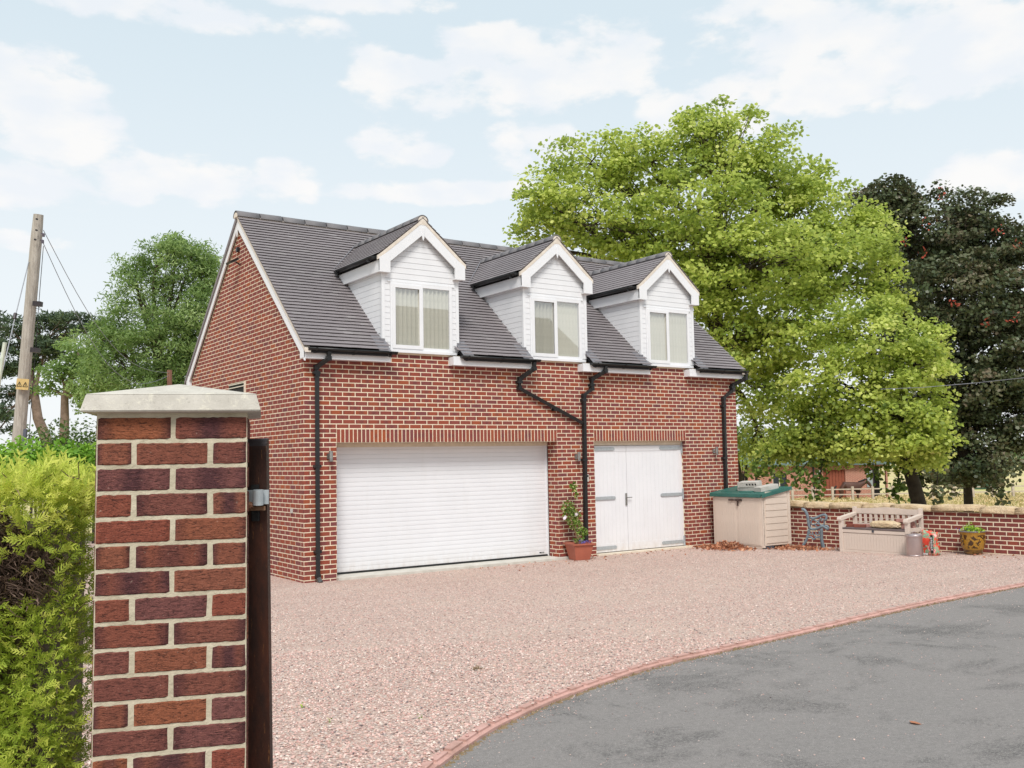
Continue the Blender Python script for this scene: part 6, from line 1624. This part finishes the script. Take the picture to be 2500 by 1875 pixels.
# green field shed and far trees
gs = far(2378, 1212, 75); gsh = thing('field_shed', 'small dark green field shed beyond the copper maple trunk', 'shed', (gs.x, gs.y, gs.z-.2), rz=sang)
MB().box((0, 0, 0), (1.5, 2.5, 1.55)).build('wall', plain('green_sheet', srgb(56, 84, 62), srgb(46, 70, 52), .7), gsh); MB().prism([(-.1, -.1, 1.55), (-.1, 2.6, 1.55), (-.1, 2.6, 1.75), (-.1, -.1, 1.62)], (1.7, 0, 0)).build('roof', plain('green_roof', srgb(70, 92, 74)), gsh)
wb = far(2290, 1213, 70); o = MB().box((0, -.3, 0), (3.6, .3, .25)).build('white_trough', plain('trough_white', srgb(222, 214, 206))); o.location = wb; o.rotation_euler = (0, 0, sang); tag(o, 'low white trough on the field behind the dark trunks', 'trough')
# post and rail fence
M_FEN = plain('grey_rail', srgb(196, 182, 166), srgb(168, 154, 138), .9, 4)
fe = thing('rail_fence', 'pale weathered post and rail fence across the field', 'fence', tuple(far(1700, 1213, 61)))
off = -Vector(fe.location); us = list(range(1690, 2640, 49)); prevp = None; pm2 = MB().box((-.07, -.07, -.25), (.07, .07, .62)).mesh('post', M_FEN)
fz = far(2000, 1213, 61).z
fp = []
for u in us:
    q = far(u, 1213, 61); q.z = fz; o = obj('post', pm2, fe); o.location = q+off; o.rotation_euler = (0, 0, sang); fp.append(q+off)
for a, b_ in zip(fp, fp[1:]):
    for hz_ in (.45, .12):
        m = MB(); m.tube([a+Vector((0, 0, hz_)), b_+Vector((0, 0, hz_))], .05, 4); m.build('rail', M_FEN, fe)
# dry grass tufts standing on the meadow
M_GR = leaf_mat('dry_grass', [(0, srgb(150, 150, 90)), (.5, srgb(206, 186, 136)), (1, srgb(232, 208, 170))], .2, .8, (.5, .45, .2))
n = 16000; u = rng.uniform(1780, 2600, n); d = rng.uniform(45, 66, n); P = np.array([at(a, 1213, b_) for a, b_ in zip(u, d)]); P[:, 2] = [terrain(a, b_)+.04 for a, b_ in P[:, :2]]
nr = np.zeros((n, 3)); o = obj('meadow_grass', leaf_mesh('meadow_grass', P, rng.uniform(.18, .42, n), M_GR, LEAF_NAR, .0, .9)); tag(o, 'dry pale grass of the field beyond the garden wall', 'grass', kind='stuff')
# distant tree belt
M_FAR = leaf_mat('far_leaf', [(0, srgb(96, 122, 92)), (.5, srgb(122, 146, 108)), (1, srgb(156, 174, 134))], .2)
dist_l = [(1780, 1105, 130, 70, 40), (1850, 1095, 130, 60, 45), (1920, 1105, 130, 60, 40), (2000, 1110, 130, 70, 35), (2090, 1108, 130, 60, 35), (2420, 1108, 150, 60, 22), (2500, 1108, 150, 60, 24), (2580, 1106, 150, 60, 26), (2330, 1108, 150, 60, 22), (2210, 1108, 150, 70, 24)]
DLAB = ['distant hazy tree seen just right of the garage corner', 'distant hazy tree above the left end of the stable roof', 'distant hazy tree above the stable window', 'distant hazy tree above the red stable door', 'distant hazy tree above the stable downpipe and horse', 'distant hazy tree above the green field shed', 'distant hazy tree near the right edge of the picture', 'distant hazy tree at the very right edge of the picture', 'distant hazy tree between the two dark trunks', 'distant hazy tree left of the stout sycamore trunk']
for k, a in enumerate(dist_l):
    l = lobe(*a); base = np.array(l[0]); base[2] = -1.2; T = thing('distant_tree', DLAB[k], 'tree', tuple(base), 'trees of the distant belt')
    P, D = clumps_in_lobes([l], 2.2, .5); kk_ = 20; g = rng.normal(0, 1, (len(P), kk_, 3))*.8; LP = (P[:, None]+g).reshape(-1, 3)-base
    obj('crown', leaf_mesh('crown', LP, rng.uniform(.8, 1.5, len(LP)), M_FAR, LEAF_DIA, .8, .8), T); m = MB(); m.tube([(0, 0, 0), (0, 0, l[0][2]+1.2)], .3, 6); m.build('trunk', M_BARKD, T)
bush('shrub', 'bright green bush close behind the right corner of the garage', [lobe(1822,1130,40,25,45), lobe(1845,1105,40,30,30), lobe(1815,1085,40,25,30)], M_SYC, .2, 14, 24, .5)

# ---------------- horse
hpos = far(2078, 1214, 62.5); hs = 1.0
hr = thing('horse', 'dark bay horse walking right behind the rail fence', 'horse', (hpos.x, hpos.y, fz-.62), rz=sang)
M_HORSE = plain('bay_coat', srgb(92, 58, 44), srgb(66, 44, 36), .6, 2); M_MANE = plain('black_mane', (.015, .012, .011), None, .7)
def skin(name, verts, edges, radii, mat, parent, root=0, sub=1):
    me = bpy.data.meshes.new(name); me.from_pydata(verts, edges, []); me.materials.append(mat); o = obj(name, me, parent)
    bm = bmesh.new(); bm.from_mesh(me); ly = bm.verts.layers.skin.verify(); bm.verts.ensure_lookup_table()
    for i, r in enumerate(radii): bm.verts[i][ly].radius = (r, r); bm.verts[i][ly].use_root = (i == root)
    bm.to_mesh(me); bm.free(); o.modifiers.new('skin', 'SKIN')
    sub_ = o.modifiers.new('sub', 'SUBSURF'); sub_.levels = sub; sub_.render_levels = sub+1; return o
HV = [(-.75, 0, 1.22), (-.45, 0, 1.25), (0, 0, 1.18), (.40, 0, 1.20), (.62, 0, 1.28), (.85, 0, 1.40), (1.05, 0, 1.48), (1.16, 0, 1.42), (1.30, 0, 1.22), (1.38, 0, 1.08),
      (-.62, .14, .95), (-.52, .14, .62), (-.66, .14, .50), (-.62, .14, .10), (-.56, .14, .02), (-.62, -.14, .95), (-.66, -.14, .62), (-.84, -.14, .50), (-.86, -.14, .10), (-.80, -.14, .02),
      (.46, .13, .92), (.50, .13, .52), (.48, .13, .12), (.53, .13, .02), (.46, -.13, .92), (.38, -.13, .52), (.30, -.13, .12), (.34, -.13, .02)]
HE = [(0, 1), (1, 2), (2, 3), (3, 4), (4, 5), (5, 6), (6, 7), (7, 8), (8, 9), (0, 10), (10, 11), (11, 12), (12, 13), (13, 14), (0, 15), (15, 16), (16, 17), (17, 18), (18, 19), (3, 20), (20, 21), (21, 22), (22, 23), (3, 24), (24, 25), (25, 26), (26, 27)]
HR = [.20, .29, .29, .27, .20, .15, .12, .12, .085, .065, .16, .09, .065, .045, .055, .16, .09, .065, .045, .055, .12, .065, .045, .055, .12, .065, .045, .055]
skin('horse_body', HV, HE, HR, M_HORSE, hr, root=2)
m = MB(); m.tube([(-.93, 0, 1.25), (-1.05, 0, 1.1), (-1.08, 0, .8), (-1.06, 0, .5)], [.05, .07, .08, .03], 7); m.build('tail', M_MANE, hr, smooth=True)
m = MB(); m.tube([(.50, 0, 1.47), (.72, 0, 1.54), (.95, 0, 1.63), (1.08, 0, 1.62)], [.04, .06, .06, .03], 6); m.build('mane', M_MANE, hr, smooth=True)
m = MB(); 
for s_ in (-.06, .06): m.tube([(1.08, s_, 1.56), (1.07, s_*1.2, 1.70)], [.03, .008], 5)
m.build('ears', M_HORSE, hr)

# ---------------- small litter
gl = ground_at(2234, 1758); me = leaf_mesh('leaf', np.array([[0, 0, 0.]]), np.array([.07]), M_DLEAF, LEAF_LOBE, 3, .1, np.array([.55])); o = obj('fallen_leaf', me); o.location = (gl[0], gl[1], gl[2]-.012); tag(o, 'single orange brown leaf lying on the tarmac', 'leaf')
gl = ground_at(1165, 1635); mv = rng.normal(0, 1, (60, 3))*np.array((.035, .02, .008))+np.array((0, 0, .015)); o = obj('moss_clump', leaf_mesh('moss_clump', mv, rng.uniform(.01, .025, 60), M_MOSSK, LEAF_DIA, .5, .9)); o.location = (gl[0], gl[1], gl[2]); tag(o, 'small brown moss clump on the gravel', 'moss')
for (u, v) in ((805, 1765), (735, 1728), (1025, 1755)):
    gl = ground_at(u, v); o = obj('weed', leaf_mesh('weed', rng.normal(0, .012, (7, 3))+np.array((0, 0, .018)), np.full(7, .022), M_LIME, LEAF_DIA, .8, .6)); o.location = (gl[0], gl[1], gl[2]); tag(o, {805: 'tiny green weed low in the gravel nearest the kerb', 735: 'tiny green weed in the gravel nearest the gate', 1025: 'tiny pale weed in the middle of the near gravel'}[u], 'weed')



# ---------------- the main house across the drive, seen only as a reflection in the dormer windows
mh = thing('main_house', 'brick house behind the viewer whose roofline reflects in the dormer windows', 'house', (9.5, -27.5, .3))
MB().box((0, 0, 0), (13, 7.5, 5.6)).build('wall', M_BRFAR, mh)
MB().prism([(-.3, -.4, 5.5), (-.3, 3.75, 8.6), (-.3, 7.9, 5.5)], (13.6, 0, 0)).build('roof', M_RIDGE, mh)
for x in (1.5, 5.6, 9.8):
    for z in (.9, 3.5):
        f_ = bx('window', (x, 7.49, z), (x+1.6, 7.54, z+1.25), M_WHITE, mh); bx('pane', (x+.08, 7.541, z+.08), (x+1.52, 7.55, z+1.17), plain('reflected_pane', (.05, .06, .07), None, .2), f_)
